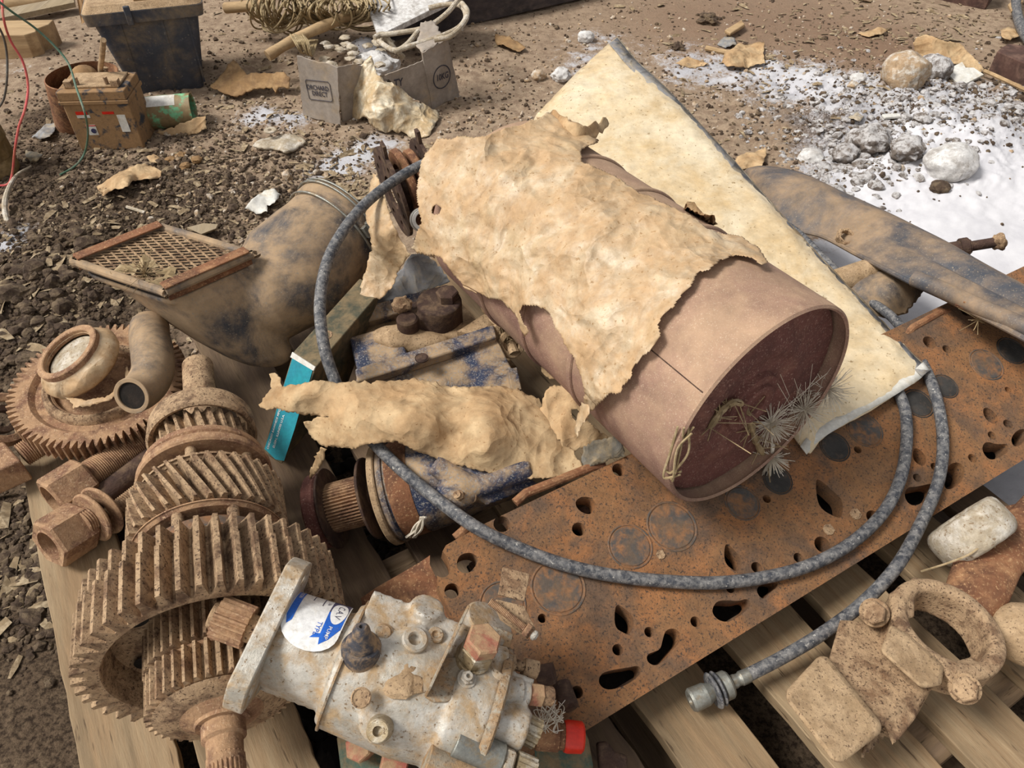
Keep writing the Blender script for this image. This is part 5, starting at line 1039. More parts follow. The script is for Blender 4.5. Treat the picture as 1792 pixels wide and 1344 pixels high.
# bits lying under and beside the pump
t = Thing('green_valve_block', 'green painted rusty valve block with nuts, beneath the lower side of the silver pump', 'valve', P(640, 1320, .14))
t.part('block', slab([(588, 1285, .215), (640, 1275, .215), (720, 1370, .215), (600, 1380, .215)], .07), 'green_paint', bevel=.004)
t.part('nut', T(hexa(26, -20, 26), zframe(P(634, 1306, .235), (-.2, -.5, 1), pu)), 'red_dusty'); t.part('nut', T(hexa(28, -20, 20), zframe(P(690, 1336, .235), (.2, -.5, 1), pu)), 'red_dusty')
t = Thing('green_casting', 'greenish rusty casting carrying a bright red plastic cap, right of the pump', 'casting', P(1010, 1310, .14))
t.part('block', slab([(935, 1300, .225), (985, 1272, .235), (1030, 1288, .225), (1040, 1344, .215), (1030, 1400, .21), (940, 1400, .21)], .07), 'green_paint', bevel=.006)
a_, b_ = P(938, 1285, .255), P(1010, 1290, .250); X = zframe(a_, b_ - a_, pu)
t.part('pipe_stub', T(J(cyl(28, 0, 42, 28), cyl(24, 42, 60, 28)), X), 'rust'); t.part('cap', T(lathe([(52, 0), (52, 27), (58, 29), (84, 28), (88, 24), (90, 0)], 32), X), 'red_cap', label='bright red plastic cap')
solo('pipe_elbow', J(T(hexa(22, -20, 14), zframe(P(958, 1180, .268), (1, .1, .3), pu)), T(cyl(18, -10, 40, 24), zframe(P(985, 1205, .25), (.3, -1, .1), pu))), 'dark_rust', 'dark rusty pipe elbow behind the right end of the silver pump', 'pipe')
solo('rubber_scrap', slab([(1046, 1300, .185), (1064, 1298, .185), (1078, 1316, .18), (1098, 1322, .175), (1100, 1344, .175), (1050, 1350, .18)], .02), 'dark_rust', 'dark scrap on the pallet right of the green casting', 'scrap', bevel=.003)
cw = [tube(spline([P(930 + g_.uniform(0, 60), 1225 + g_.uniform(0, 60), .27 + g_.uniform(0, .02)) for _ in range(4)], 5), .0005, 4) for _ in range(16)]
solo('cobweb', J(*cw), 'fluff', 'clump of cobweb beside the red cap, right of the silver pump', 'cobweb', kind='stuff')

# ================================================================ BEARING YOKE CASTING
YO = P(1662, 1092, .265); yu = U(1662, 1092, .265); yd = P(1600, 1180, .265) - YO; yn = np.array([.12, .06, 1.])
XY = zframe(YO, yn, yu); yk = Thing('bearing_yoke', 'big rusty cast yoke with a round bore, lower right of the pallet', 'casting', P(1620, 1150, .14))
def ypt(px, py, h=0): n = yn / np.linalg.norm(yn); return PN(px, py, YO + n * h * yu, n)
ring_b = T(ring(98, 70, -72, 0, 72, 6), XY)
neckb = hexah(np.array([ypt(1545, 1095, -20), ypt(1650, 1180, -20), ypt(1540, 1320, -60), ypt(1400, 1170, -60)]), np.array([ypt(1545, 1095, -70), ypt(1650, 1180, -70), ypt(1540, 1320, -100), ypt(1400, 1170, -100)]))
def sbox(pts, h0, h1): 
    return hexah(np.array([ypt(*q, h1) for q in pts]), np.array([ypt(*q, h0) for q in pts]))
def prismpts(pts, h0, h1):
    a = np.array([ypt(*q, h0) for q in pts]); b = np.array([ypt(*q, h1) for q in pts]); n = len(pts); return np.concatenate([a, b]), [tuple(range(n))[::-1], tuple(range(n, 2 * n))] + [(i, (i + 1) % n, (i + 1) % n + n, i + n) for i in range(n)]
yk.part('ring_housing', J(ring_b, sbox([(1555, 1040), (1600, 1010), (1600, 1080), (1560, 1090)], -70, -8), sbox([(1640, 1165), (1700, 1150), (1720, 1185), (1680, 1215)], -70, -8)), 'gear_dusty', fuse=.0035, smooth=4)
yk.part('cap_block', prismpts([(1558, 1092), (1590, 1110), (1652, 1165), (1648, 1200), (1612, 1205), (1540, 1140)], -60, 6), 'dust', bevel=.005)
yk.part('web', J(prismpts([(1470, 1085), (1560, 1090), (1640, 1200), (1530, 1270), (1440, 1190)], -110, -56), sbox([(1530, 1240), (1640, 1190), (1600, 1260), (1560, 1310), (1500, 1340)], -120, -64)), 'gear_dusty', fuse=.004, smooth=6)
yk.part('foot_pad', prismpts([(1434, 1146), (1448, 1150), (1545, 1268), (1540, 1284), (1476, 1334), (1460, 1336), (1374, 1224), (1378, 1206)], -110, -24), 'dust', bevel=.006, label='dusty raised rectangular foot')
for px, py in ((1530, 1072), (1688, 1205)):
    yk.part('bolt', T(J(cyl(25, -40, 2, 32), hexa(21, 2, 22)), zframe(ypt(px, py, -14), yn + np.array([-.75, -.55, 0]), yu)), 'gear_dusty')
# arm rising to the right edge
arm = []
for (px, py, h, wv_, th_) in ((1690, 1060, -48, 44, 20), (1715, 1020, -36, 56, 26), (1745, 980, -24, 46, 20), (1792, 930, -14, 44, 20), (1860, 860, -4, 48, 22), (1920, 800, 4, 52, 24)):
    arm.append((ypt(px, py, h), wv_, th_))
dA = arm[-1][0] - arm[0][0]; sA = np.cross(yn, dA); sA /= np.linalg.norm(sA); nA = yn / np.linalg.norm(yn)
S = [[c + sA * math.cos(t) * a * yu + nA * math.sin(t) * b * yu for t in np.linspace(0, 2 * math.pi, 28, endpoint=False)] for c, a, b in arm]
yk.part('arm', loft(S), 'rust'); yk.part('arm_plate', prismpts([(1660, 1010), (1690, 930), (1740, 890), (1830, 870), (1860, 960), (1760, 1010), (1720, 1060)], -78, -66), 'rust', bevel=.002)
yk.part('side_lobe', T(rock((0, 0, 0), (.055, .045, .035), 21, 3, .12), trn(*ypt(1800, 1110, -50))), 'dust')
# worn pale ring, split, tied with a straw
RO = P(1690, 945, .21); ru = U(1690, 945, .21); XR = zframe(RO, (-.05, -.62, .75), ru); v, f = lathe([(34 * math.copysign(abs(math.sin(t)) ** .7, math.sin(t)), 50 + 20 * math.copysign(abs(math.cos(t)) ** .7, math.cos(t))) for t in np.linspace(0, 2 * math.pi, 20, endpoint=False)], 56, True)
XR = zframe(RO + (0, 0, .02), (.42, -.66, -.22), ru)
v = v * (1 + .04 * perlin(v, .05, 3))[:, None]
solo('worn_roller', T((v, f), XR), 'bone', 'pale worn ring standing on edge between the cylinder head and the rusty yoke', 'ring')
solo('straw_stem', tube(spline([P(1612, 1000, .20), P(1660, 985, .23), P(1700, 968, .255), P(1728, 945, .265), P(1738, 945, .26), P(1742, 968, .22)], 6), .0016, 6), 'straw', 'thin dry straw curling over the pale worn ring', 'straw')
def vplane(A, B):
    d = B - A; n = np.array([d[1], -d[0], 0.]); n /= np.linalg.norm(n); return A, n
def vp(px, py, pl): return PN(px, py, *pl)
def panel(pts, pl, th=.004): q = np.array([vp(x, y, pl) for x, y in pts]); n = pl[1]; return q, n
def extr(q, n, th):
    k = len(q); b = q + n * th; return np.concatenate([q, b]), [tuple(range(k)), tuple(range(k, 2 * k))[::-1]] + [(i, i + k, (i + 1) % k + k, (i + 1) % k) for i in range(k)]
# ================================================================ MUDGUARD AND THINGS UNDER IT
uE = spline([(1303, 300, .20), (1312, 295, .21), (1340, 292, .22), (1400, 303, .235), (1470, 335, .245), (1560, 377, .25), (1650, 430, .25), (1720, 475, .25), (1800, 524, .25), (1900, 585, .25)], 6)
lE = spline([(1303, 300, .20), (1318, 332, .20), (1345, 372, .205), (1385, 400, .215), (1440, 414, .235), (1505, 448, .27), (1600, 497, .315), (1660, 525, .335), (1760, 575, .35), (1880, 640, .36)], 6)
n_u = len(uE); cr_ = 12; gV_ = []
for i in range(n_u):
    a, b = P(*uE[i]), P(*lE[i]); wd_ = np.linalg.norm(a - b)
    for j in range(cr_):
        t = j / (cr_ - 1); p = a + (b - a) * t; h_ = math.sin(math.pi * min(1, t * 1.08)) * wd_ * .16 - (.018 * math.exp(-((t - .62) / .07) ** 2) * ss(np.array(i / n_u), .45, .7)); gV_.append(p + np.array([0, 0, h_]))
mg = Thing('mudguard', 'long curved dusty dark plastic mudguard lying over the white powder at the right', 'mudguard', P(1560, 400, .1))
mg.part('shell', (np.array(gV_), [(i * cr_ + j, (i + 1) * cr_ + j, (i + 1) * cr_ + j + 1, i * cr_ + j + 1) for i in range(n_u - 1) for j in range(cr_ - 1)]), 'guard', thick=.005, ang=50)
mg.part('edge_lip', tube([P(x, y, z + .001) for x, y, z in lE[16:]], .005, 8), 'guard')
mg.part('support_pipe', tube(spline([P(1600, 487, .335), P(1650, 508, .345), P(1720, 540, .355), P(1800, 575, .36), P(1900, 620, .36)], 5), .015, 16), 'guard')
mg.part('mount_notch', T(ring(17, 11, -4, 8, 6, 1), zframe(P(1478, 416, .262), (.1, -.5, .8), U(1478, 416, .26))), 'gear_dusty', ang=20)
mg.part('rusty_clip', J(slab([P(1676, 512, .352), P(1716, 524, .355), P(1710, 546, .350), P(1672, 532, .346)], .006), slab([P(1690, 514, .362), P(1712, 520, .364), P(1706, 534, .36), P(1686, 528, .358)], .012)), 'rust', bevel=.001)
ba_, bb_ = P(1668, 436, .215), P(1742, 424, .235); XL_ = zframe(ba_, bb_ - ba_, U(1700, 430, .23)); t = Thing('bolt', 'rusty bolt with caked earth sticking out beyond the far edge of the mudguard', 'bolt', ba_ - (0, 0, .02))
t.part('shank', T(J(cyl(13, -20, 28, 20), cyl(17, 10, 24, 20), cyl(9, 24, 70, 16)), XL_), 'dark_rust'); t.part('head', T(rock((0, 0, 74), (14, 14, 12), 3, 3, .4), XL_), 'gear_dusty')
solo('clay_pipe', T(J(cyl(25, 0, 92, 32, 3), ring(26, 20, 84, 94)), zframe(P(1462, 496, .245), P(1538, 470, .255) - P(1462, 496, .245), U(1500, 480, .25) * .95)), 'dust', 'short tan pipe poking out from under the cream plastic bag, below the mudguard', 'pipe')
sv = sheet([(1478, 520), (1500, 500), (1540, 480), (1575, 468), (1620, 478), (1632, 495), (1600, 520), (1580, 545), (1545, 552), (1515, 550), (1495, 538)], [(1478, 520, .225), (1540, 482, .265), (1630, 490, .25), (1580, 545, .22), (1560, 515, .262)], .008, 14, 31, 5)
solo('rubber_pad', sv, 'dusty_black', 'dusty grey rubber pad between the mudguard and the cream plastic bag', 'rubber pad', ang=60, thick=.02)
solo('root_tuft', hairs(P(1712, 560, .33), 26, .03, .0007, 61, .3, (0, 0, 1), .4), 'straw', 'small tuft of roots on the cylinder head beneath the rusty clip', 'roots')

# ================================================================ BACKGROUND, LEFT
A, B = P(238, 168, 0), P(357, 153, 0); X = frame((A + B) / 2, B - A); bw = np.linalg.norm(B - A); 
def taper(w0, d0, w1, d1, z0, z1, y0=0, y1=0, r=.02):
    def rr(w_, d_, y, z):
        o = []
        for cx, cy, a0 in ((w_ / 2 - r, y + r, -90), (w_ / 2 - r, y + d_ - r, 0), (-w_ / 2 + r, y + d_ - r, 90), (-w_ / 2 + r, y + r, 180)):
            for k in range(5): a = math.radians(a0 + k * 22.5); o.append((cx + r * math.cos(a), cy + r * math.sin(a), z))
        return o
    a, b = rr(w0, d0, y0, z0), rr(w1, d1, y1, z1); n = len(a)
    return np.array(a + b, float), [tuple(range(n))[::-1], tuple(range(n, 2 * n))] + [(i, (i + 1) % n, (i + 1) % n + n, i + n) for i in range(n)]
tb = Thing('storage_tub', 'dark dusty plastic tub with a lid, standing at the top left behind the battery', 'tub', (A + B) / 2)
tb.part('tub_body', T(taper(bw, .24, bw + .10, .30, 0, .262, 0, -.03), X), 'tub'); tb.part('rim', T(taper(bw + .135, .33, bw + .145, .335, .255, .292, -.045, -.048), X), 'tub')
tb.part('lid', T(taper(bw + .14, .335, bw + .10, .30, .293, .312, -.045, -.03), X), 'dust'); tb.part('lid_bar', T(box(-.02, .13, -.02, .0, .30, .322), X), 'cardboard_brown'); tb.part('latch', T(box(-.055, -.035, -.055, -.045, .25, .31), X), 'tub', bevel=.003)
for k in (-.09, .04, .12): tb.part('rib', T(hexah(np.array([(k, .001, .02), (k + .006, .001, .02), (k + .010, -.0285, .25), (k + .002, -.0285, .25)]), np.array([(k, -.002, .02), (k + .006, -.002, .02), (k + .010, -.031, .25), (k + .002, -.031, .25)])), X), 'tub')
# battery
A, B = P(143, 264, .004), P(254, 261, .004); X = frame((A + B) / 2, B - A); w_ = np.linalg.norm(B - A)
bt_ = Thing('car_battery', 'mud caked car battery with red and white label remnants, before the dark tub', 'battery', (A + B) / 2)
bt_.part('case', T(box(-w_ / 2, w_ / 2, 0, .13, 0, .158), X), 'battery', bevel=.004); bt_.part('ledge', T(box(-w_ / 2 - .006, w_ / 2 + .004, -.006, .136, .150, .162), X), 'battery', bevel=.002)
bt_.part('lid', T(box(-w_ / 2 - .004, w_ / 2, -.004, .134, .162, .190), X), 'battery', bevel=.003); bt_.part('lid_step', T(box(-w_ / 2 + .015, w_ / 2 - .02, .02, .12, .19, .198), X), 'dust', bevel=.003)
for sx in (-1, 1): bt_.part('terminal', T(J(cbox(.022, .022, .018, (sx * (w_ / 2 - .03), .03, .203)), sh(cyl(.006, 0, .02, 16), (sx * (w_ / 2 - .055), .03, .2))), X), 'gear_dusty', bevel=.002)
bt_.part('red_strip', T(J(box(-w_ / 2 + .03, -.035, -.0012, 0, .118, .128), box(.01, .045, -.0012, 0, .118, .126)), X), 'red_cap'); 
for b6 in ((-w_ / 2 + .03, -.03, -.001, 0, .108, .117), (-w_ / 2 + .045, -.025, -.001, 0, .052, .085), (.05, .075, -.001, 0, .06, .115)): bt_.part('label_remnant', T(box(*b6), X), 'white')
bt_.part('roundel', T(T(J(cyl(.008, 0, .0012, 24, .0002)), rot('x', 90)), X @ trn(-w_ / 2 + .063, -.0012, .066)), 'label_navy'); bt_.part('red_line', T(box(-w_ / 2 + .045, -.025, -.0014, 0, .081, .084), X), 'red_cap')
a, b = P(243, 200, .052), P(337, 192, .052); XQ = zframe(a, b - a); L = np.linalg.norm(b - a); R_ = .052
cn_ = Thing('green_can', 'green tin lying on its side between the battery and the tub', 'tin can', (a + b) / 2 - (0, 0, R_))
cn_.part('can_wall', T(lathe([(-.02, 0), (-.02, R_), (L, R_), (L + .003, R_ + .0015), (L + .004, R_ - .001), (L, R_ - .004), (L - .05, R_ - .004), (L - .05, 0)], 48), XQ), 'green_can')
th_ = np.linspace(math.radians(20), math.radians(75), 10); gx = [np.array([R_ * 1.006 * math.cos(t), R_ * 1.006 * math.sin(t), z]) for z in (.01, L * .75) for t in th_]
best = None
for dd in range(0, 360, 10):
    q = XQ[:3, :3] @ np.array([math.cos(math.radians(dd)), math.sin(math.radians(dd)), 0])
    if best is None or q @ np.array([0, -.25, 1]) > best[0]: best = (q @ np.array([0, -.25, 1]), dd)
cn_.part('white_label', T((np.array(gx), [(i, i + 1, i + 11, i + 10) for i in range(9)]), XQ @ rot('z', best[1] - 40)), 'white')
solo('paper_scrap', sheet([(272, 232), (300, 222), (330, 212), (345, 204), (360, 202), (362, 225), (340, 234), (300, 240)], [(272, 232, .012), (350, 205, .05), (350, 232, .01)], .006, 20, 14, 4), 'kraft', 'brown paper scrap under the green tin', 'paper', ang=60, thick=.001)
bk_o = P(142, 215, 0); XQ = trn(*bk_o); u_ = U(142, 130, .18)
bu = Thing('rusty_bucket', 'rusty open bucket holding a round ball, behind the car battery', 'bucket', bk_o); r1 = 60 * u_
tc_ = P(143, 132, .19); sh_ = tc_ - bk_o
v, f = lathe([(0, 0), (0, r1 * .74), (.19, r1), (.192, r1 - .003), (.01, r1 * .72), (.01, 0)], 56); v[:, 0] += sh_[0] * v[:, 2] / .19; v[:, 1] += sh_[1] * v[:, 2] / .19
bu.part('bucket_wall', T((v, f), XQ), 'rust')
solo('round_ball', rock(P(150, 138, .165), (.042, .042, .042), 3, 3, .04), 'cardboard_brown', 'round brown ball inside the rusty bucket', 'ball')
solo('rusty_hook', J(tube(spline([P(181, 70, .33), P(179, 95, .27), P(176, 122, .20), P(180, 132, .18), P(186, 124, .19)], 5), .008, 10), tube(spline([P(184, 118, .2), P(186, 135, .17), P(184, 148, .14)], 5), .008, 10)), 'dust', 'rusty bent hook standing out of the bucket beside the tub', 'hook')
# timber block
A, B = P(-60, 113, 0), P(64, 111, 0); X = frame(A, B - A); L = np.linalg.norm(B - A); g_b = [(0, 0), (L, 0), (L + .03, .03), (L + .02, .06), (L + .05, .10), (L + .05, .15), (0, .15)]
solo('timber_block', T(prism(g_b, 0, .105), X), 'timber', 'squared timber offcut with a splintered end, top left corner', 'timber', bevel=.003)
solo('pale_board', slab([(-30, 22, .06), (128, -8, .06), (130, 4, .06), (-30, 38, .06)], .02), 'wood', 'thin pale board lying behind the timber offcut, top left', 'board', bevel=.001)
solo('log_end', T(cyl(.03, 0, .25, 20), zframe(P(0, 8, .03), P(80, 0, .03) - P(0, 8, .03))), 'timber', 'short log at the very top left edge', 'log')
solo('cardboard_edge', slab([P(127, -40, .3), P(140, -40, .3), P(152, 36, .16), P(143, 42, .13)], .006), 'cardboard_brown', 'tan cardboard strip standing against the left side of the tub', 'cardboard')
c = P(2, 262, 0); pr = [(0, 0), (0, .062), (.01, .066), (.05, .063), (.055, .066), (.1, .064), (.105, .067), (.16, .063), (.2, .058), (.2, 0)]
solo('earthy_roll', T(lathe(pr, 40), trn(*P(-4, 300, 0))), 'drum', 'mud stained yellowish roll standing at the left edge', 'roll')
# wires
def wire(pts, r, mt, label, name='wire'): return solo(name, tube(spline([P(*p) for p in pts], 8), r, 8), mt, label, 'wire')
wire([(3, -20, .5), (6, 30, .45), (18, 70, .38), (40, 108, .32), (49, 150, .26), (44, 190, .22), (33, 222, .18), (26, 262, .12), (22, 300, .05), (14, 322, .02), (-10, 325, .02)], .0032, 'wire_red', 'red wire curving down the left edge past the rolled bundle')
wire([(-10, -4, .5), (20, 20, .46), (60, 48, .40), (95, 80, .35), (120, 112, .31), (134, 155, .28), (149, 200, .24), (154, 235, .12), (148, 268, .03), (132, 290, .012), (105, 306, .01)], .003, 'wire_green', 'green wire looping down in front of the car battery')
wire([(-10, 35, .45), (5, 62, .40), (12, 95, .34), (12, 140, .28), (6, 175, .22), (-8, 195, .18)], .003, 'wire_grey', 'grey wire hanging at the left edge beside the red one')
solo('curved_strip', (lambda p: tube(p, np.interp(np.linspace(0, 1, len(p)), [0, .6, 1], [.003, .008, .006]), 8))(spline([P(54, 291, .02), P(30, 306, .03), (P(15, 330, .035)), P(8, 358, .03), P(12, 385, .02), P(22, 401, .012)], 6)), 'bone', 'pale curved strip on the earth below the rolled bundle', 'strip')
# cardboard flaps
solo('cardboard_piece', sheet([(368, 152), (384, 134), (408, 104), (420, 116), (432, 131), (449, 127), (470, 128), (497, 126), (508, 138), (506, 154), (487, 152), (482, 162), (476, 152), (455, 154), (430, 160), (415, 168), (390, 162)], [(368, 152, .02), (408, 104, .07), (435, 135, .05), (415, 165, .015), (500, 135, .05), (480, 158, .02)], .004, 10, 15, 4, 1), 'cardboard_brown', 'torn folded brown cardboard between the tub and the fruit carton', 'cardboard', ang=60, thick=.004)
# fruit carton, split open
def away(pl): n = pl[1]; return -n if n @ (np.array([0, 0, CH]) - pl[0]) > 0 else n
A, B = P(530, 206, 0), P(597, 221, 0); pl1 = vplane(A, B); fc = Thing('fruit_carton', 'burst cardboard fruit carton printed with black lettering, full of rubbish, at the top', 'box', P(660, 200, 0))
o1 = rag([(519, 98), (545, 106), (575, 112), (590, 119), (592, 160), (596, 220), (570, 216), (568, 211), (532, 205), (526, 160)], 6, .5, 3); q = np.array([vp(x, y, pl1) for x, y in o1]); nf = pl1[1] if pl1[1] @ (np.array([0, 0, CH]) - A) < 0 else -pl1[1]
fc.part('printed_panel', extr(q, away(pl1), .005), 'cardboard', label='grey panel printed ORCHARD DIRECT', smooth=False)
def stamp(pl, px, py, dx, dy, s, hpx, mt='ink', name='lettering', parent=fc):
    o = vp(px, py, pl); x = vp(px + dx, py + dy, pl) - o; n = pl[1] if pl[1] @ (np.array([0, 0, CH]) - o) > 0 else -pl[1]; x /= np.linalg.norm(x); y = np.cross(n, x); y = y if y[2] > 0 else -y
    u = depth(o) / FPX; X = np.eye(4); X[:3, 0] = x * u; X[:3, 1] = y * u; X[:3, 2] = n * u; X[:3, 3] = o + n * .0015
    m = textmesh(s, 1, .018, 'CENTER', .0) if isinstance(s, str) else s
    if isinstance(s, str): m = sc(m, (hpx * 1.0, hpx * 1.25, 1))
    parent.part(name, T(m, X), mt, smooth=False)
stamp(pl1, 556, 154, 20, 2.2, 'ORCHARD', 9.6); stamp(pl1, 560, 164.5, 20, 2.6, 'DIRECT', 9.6)
rrp = [( -25, -17), (21, -17), (24, -14), (26, 14), (23, 18), (-22, 18), (-25, 15), (-26, -14)]
stamp(pl1, 559, 159, 20, 2.2, J(*[tube([(a[0], a[1], 0), (b[0], b[1], 0)], .55, 4) for a, b in zip(rrp, rrp[1:] + rrp[:1])]), 1, name='stamp_frame')
A2, B2 = P(600, 216, 0), P(650, 192, 0); pl2 = vplane(A2, B2); q = np.array([vp(x, y, pl2) for x, y in rag([(590, 118), (620, 112), (648, 118), (652, 190), (618, 205), (600, 214)], 6, .5, 4)]); fc.part('side_panel', extr(q, away(pl2), .004), 'cardboard', smooth=False)
A3, B3 = P(720, 205, 0), P(757, 193, 0); pl3 = vplane(A3, B3); q = np.array([vp(x, y, pl3) for x, y in rag([(674, 132), (700, 122), (737, 108), (742, 104), (757, 192), (740, 180), (722, 172), (700, 158), (690, 148)], 6, .4, 5)]); fc.part('torn_panel', extr(q, away(pl3), .004), 'cardboard', smooth=False)
stamp(pl3, 697, 145, 20, -5, 'TY', 15)
A4, B4 = P(756, 194, 0), P(806, 172, 0); pl4 = vplane(A4, B4); q = np.array([vp(x, y, pl4) for x, y in rag([(739, 93), (760, 80), (784, 68), (792, 110), (805, 170), (780, 178), (757, 193), (748, 140)], 6, .4, 6)]); fc.part('printed_panel', extr(q, away(pl4), .005), 'cardboard', label='grey panel printed 10KG in a circle', smooth=False)
stamp(pl4, 774, 134, 20, -7.5, '10KG', 12); stamp(pl4, 773, 134.5, 20, -7.5, lathe([(0, 20.5), (0, 18.6)], 40), 1, name='stamp_ring')
fc.part('back_flap', sheet([(736, 40), (758, 36), (768, 48), (772, 64), (784, 68), (760, 80), (739, 93), (728, 80), (734, 60)], [(740, 45, .24), (784, 68, .22), (739, 93, .2)], .006, 16, 17, 4), 'cardboard', ang=60, thick=.004)
solo('clear_film', sheet([(602, 166), (614, 148), (628, 128), (640, 104), (648, 100), (654, 108), (660, 128), (676, 134), (700, 150), (722, 170), (745, 182), (762, 186), (770, 200), (758, 222), (748, 235), (720, 236), (690, 230), (660, 220), (636, 208), (620, 205), (604, 186)], [(602, 170, .05), (645, 102, .17), (700, 165, .10), (765, 195, .03), (745, 234, .012), (690, 228, .012), (620, 200, .02), (660, 190, .09)], .03, 12, 18, 4), 'film', 'yellowed torn plastic film spilling out of the burst fruit carton', 'plastic film', ang=60, thick=.0008)
solo('powder_heap', rock(P(655, 118, .06), (.085, .07, .05), 4, 4, .35, 2.), 'stone_white', 'small white powder heap inside the burst fruit carton', 'powder', kind='stuff')
for k, (x, y, r) in enumerate([(615, 90, .035), (640, 80, .04), (600, 105, .03)]): pass
solo('shredded_litter', J(*[rock(P(600 + g_.uniform(-40, 80), 90 + g_.uniform(-25, 25), .08 + g_.uniform(0, .05)), (.02, .016, .008), k, 2, .6) for k in range(26)]), 'bone', 'grey shredded litter heaped behind the burst fruit carton', 'litter', kind='stuff')
# sticks, twine, pipes, planks at the top
solo('wooden_pole', tube(spline([P(468, 98, .10), P(500, 78, .12), P(545, 55, .14), P(600, 32, .15), P(660, 5, .16)], 6), [.019 + .001 * math.sin(i) for i in range(25)], 14), 'timber', 'thick round pole with twine, pointing down at the fruit carton', 'pole')
solo('wooden_stick', tube([P(395, 14, .12), P(420, 12, .13), P(470, 6, .15)], .020, 14), 'timber', 'short round stick at the top, beside the hanging twine', 'stick')
def twine(cx, cy, w_, h_, n, z, seed, label):
    g = np.random.default_rng(seed); ms = []
    for _ in range(n):
        ox, oy = cx + g.normal() * w_ * .22, cy + g.normal() * h_ * .15; a, b = w_ * g.uniform(.25, .6), h_ * g.uniform(.5, .95); ph_ = g.uniform(0, 6.28); tilt = g.normal() * .25
        pts = [P(ox + a * math.cos(t) + tilt * b * math.sin(t), oy + b * math.sin(t), z + .03 * math.cos(t + ph_) - .10 * (math.sin(t) > 0) * math.sin(t) + g.normal() * .003) for t in np.linspace(0, 6.28, 12)]
        ms.append(tube(spline(pts, 3), .0035, 5, False))
    return solo('twine_coil', J(*ms), 'rope', label, 'twine', 'tangled twine coils')
twine(495, 12, 75, 46, 34, .17, 1, 'tangle of brown twine hanging left of the thick pole'); twine(590, 14, 110, 38, 40, .19, 2, 'bigger tangle of brown twine wound over the thick pole')
solo('twine_wrap', J(*[tube(spline([P(508 + k * 3, 62 + g_.uniform(-3, 3), .15), P(516 + k * 3, 74, .17), P(530 + k * 2, 92 + g_.uniform(-6, 6), .12), P(540 + k * 2, 70, .1)], 5), .003, 5) for k in range(9)]), 'rope', 'short turns of twine round the lower end of the thick pole', 'twine')
pb_ = Thing('pale_cables', 'bundle of thick pale cables curving over the burst fruit carton', 'cable', P(730, 60, .2))
for pts in ([(660, 62, .2), (700, 57, .21), (745, 48, .22), (780, 25, .24), (808, -8, .27)], [(690, 90, .2), (720, 80, .21), (765, 66, .22), (800, 50, .23), (815, 30, .24), (806, 10, .24), (780, 8, .23), (750, 14, .22)], [(662, 72, .19), (690, 88, .2), (712, 78, .21), (735, 52, .22), (755, 40, .22)], [(655, 66, .2), (672, 60, .2), (690, 84, .16), (706, 100, .12)], [(760, 70, .23), (790, 62, .24), (812, 40, .24), (818, 20, .25), (808, 5, .26)]):
    pb_.part('cable', tube(spline([P(*p) for p in pts], 6), .0085, 10), 'bone')
solo('grey_plank', slab([(628, -30, .20), (660, 56, .16), (675, 56, .16), (800, -6, .20), (800, -60, .25)], .02), 'stone_white', 'whitewashed plank slanting down at the top centre', 'plank', bevel=.002)
A, B = P(800, 49, 0), P(1040, -6, 0); X = frame(A, B - A); solo('dark_beam', T(box(-.30, np.linalg.norm(B - A) + .4, 0, .12, 0, .16), X), 'beam', 'dark timber beam lying along the top edge', 'beam', bevel=.004)
A, B = P(1600, -6, 0), P(1724, 18, 0); X = frame(A, B - A); solo('red_beam', T(box(-.5, np.linalg.norm(B - A), 0, .14, .0, .12), X), 'red_beam', 'reddish brown beam at the top right corner', 'beam', bevel=.004)
solo('tyre_edge', tube(spline([P(1790, -40, .1), P(1778, 0, .06), P(1784, 40, .04), P(1800, 70, .04), P(1830, 95, .04)], 6), .018, 14), 'hose', 'grey tyre edge at the right end of the top edge', 'tyre')
solo('wood_splint', slab([(1764, 8, .05), (1782, -6, .06), (1790, 2, .06), (1770, 20, .05)], .008), 'timber', 'small pale wood splint beside the grey tyre edge', 'wood')
# ================================================================ BACKGROUND, RIGHT
A, B = P(1728, 128, .0), P(1800, 160, .0); X = frame(A, B - A); solo('timber_offcut', T(prism([(0, 0), (.25, 0), (.25, .16), (.03, .16), (-.03, .10), (-.02, .05)], 0, .08), X), 'red_beam', 'brown timber offcut with a pale broken end at the right edge', 'timber', bevel=.004)
solo('timber_splinter', tube(spline([P(1722, 124, .03), P(1745, 134, .03), P(1800, 160, .03)], 4), .007, 7), 'timber', 'long pale splinter running below the brown timber offcut', 'splinter')
solo('brown_paper', sheet([(1598, 74), (1606, 64), (1622, 62), (1650, 70), (1680, 76), (1700, 96), (1722, 122), (1716, 128), (1690, 118), (1665, 112), (1650, 122), (1632, 112), (1605, 98), (1600, 86)], [(1600, 74, .06), (1650, 70, .09), (1680, 80, .07), (1720, 124, .02), (1645, 118, .01), (1605, 98, .015)], .008, 8, 24, 4, .6), 'kraft', 'bent brown paper lying by the brown timber offcut, top right', 'paper', ang=60, thick=.001)
solo('white_shard', slab([(1652, 124, .03), (1684, 108, .045), (1690, 118, .04), (1704, 118, .04), (1722, 130, .035), (1682, 150, .02)], .008), 'white', 'flat white shard by the brown paper, top right', 'shard', bevel=.001)
def rk(name, px, py, rpx, mt, seed, label, flat=.8, amp=.3, cat='rock', sub=4):
    b = ghp(px, py); u = depth(b) / FPX; r = rpx * u; return solo(name, rock(b + np.array([0, 0, r * flat * .55]), (r, r * .95, r * flat), seed, sub, amp), mt, label, cat)
rk('tan_rock', 1574, 152, 40, 'stone', 2, 'large tan and white rock at the upper right', .85, .28); rk('brown_rock', 1626, 140, 30, 'clod_grey', 5, 'brown rock just behind the large tan rock', .85, .3)
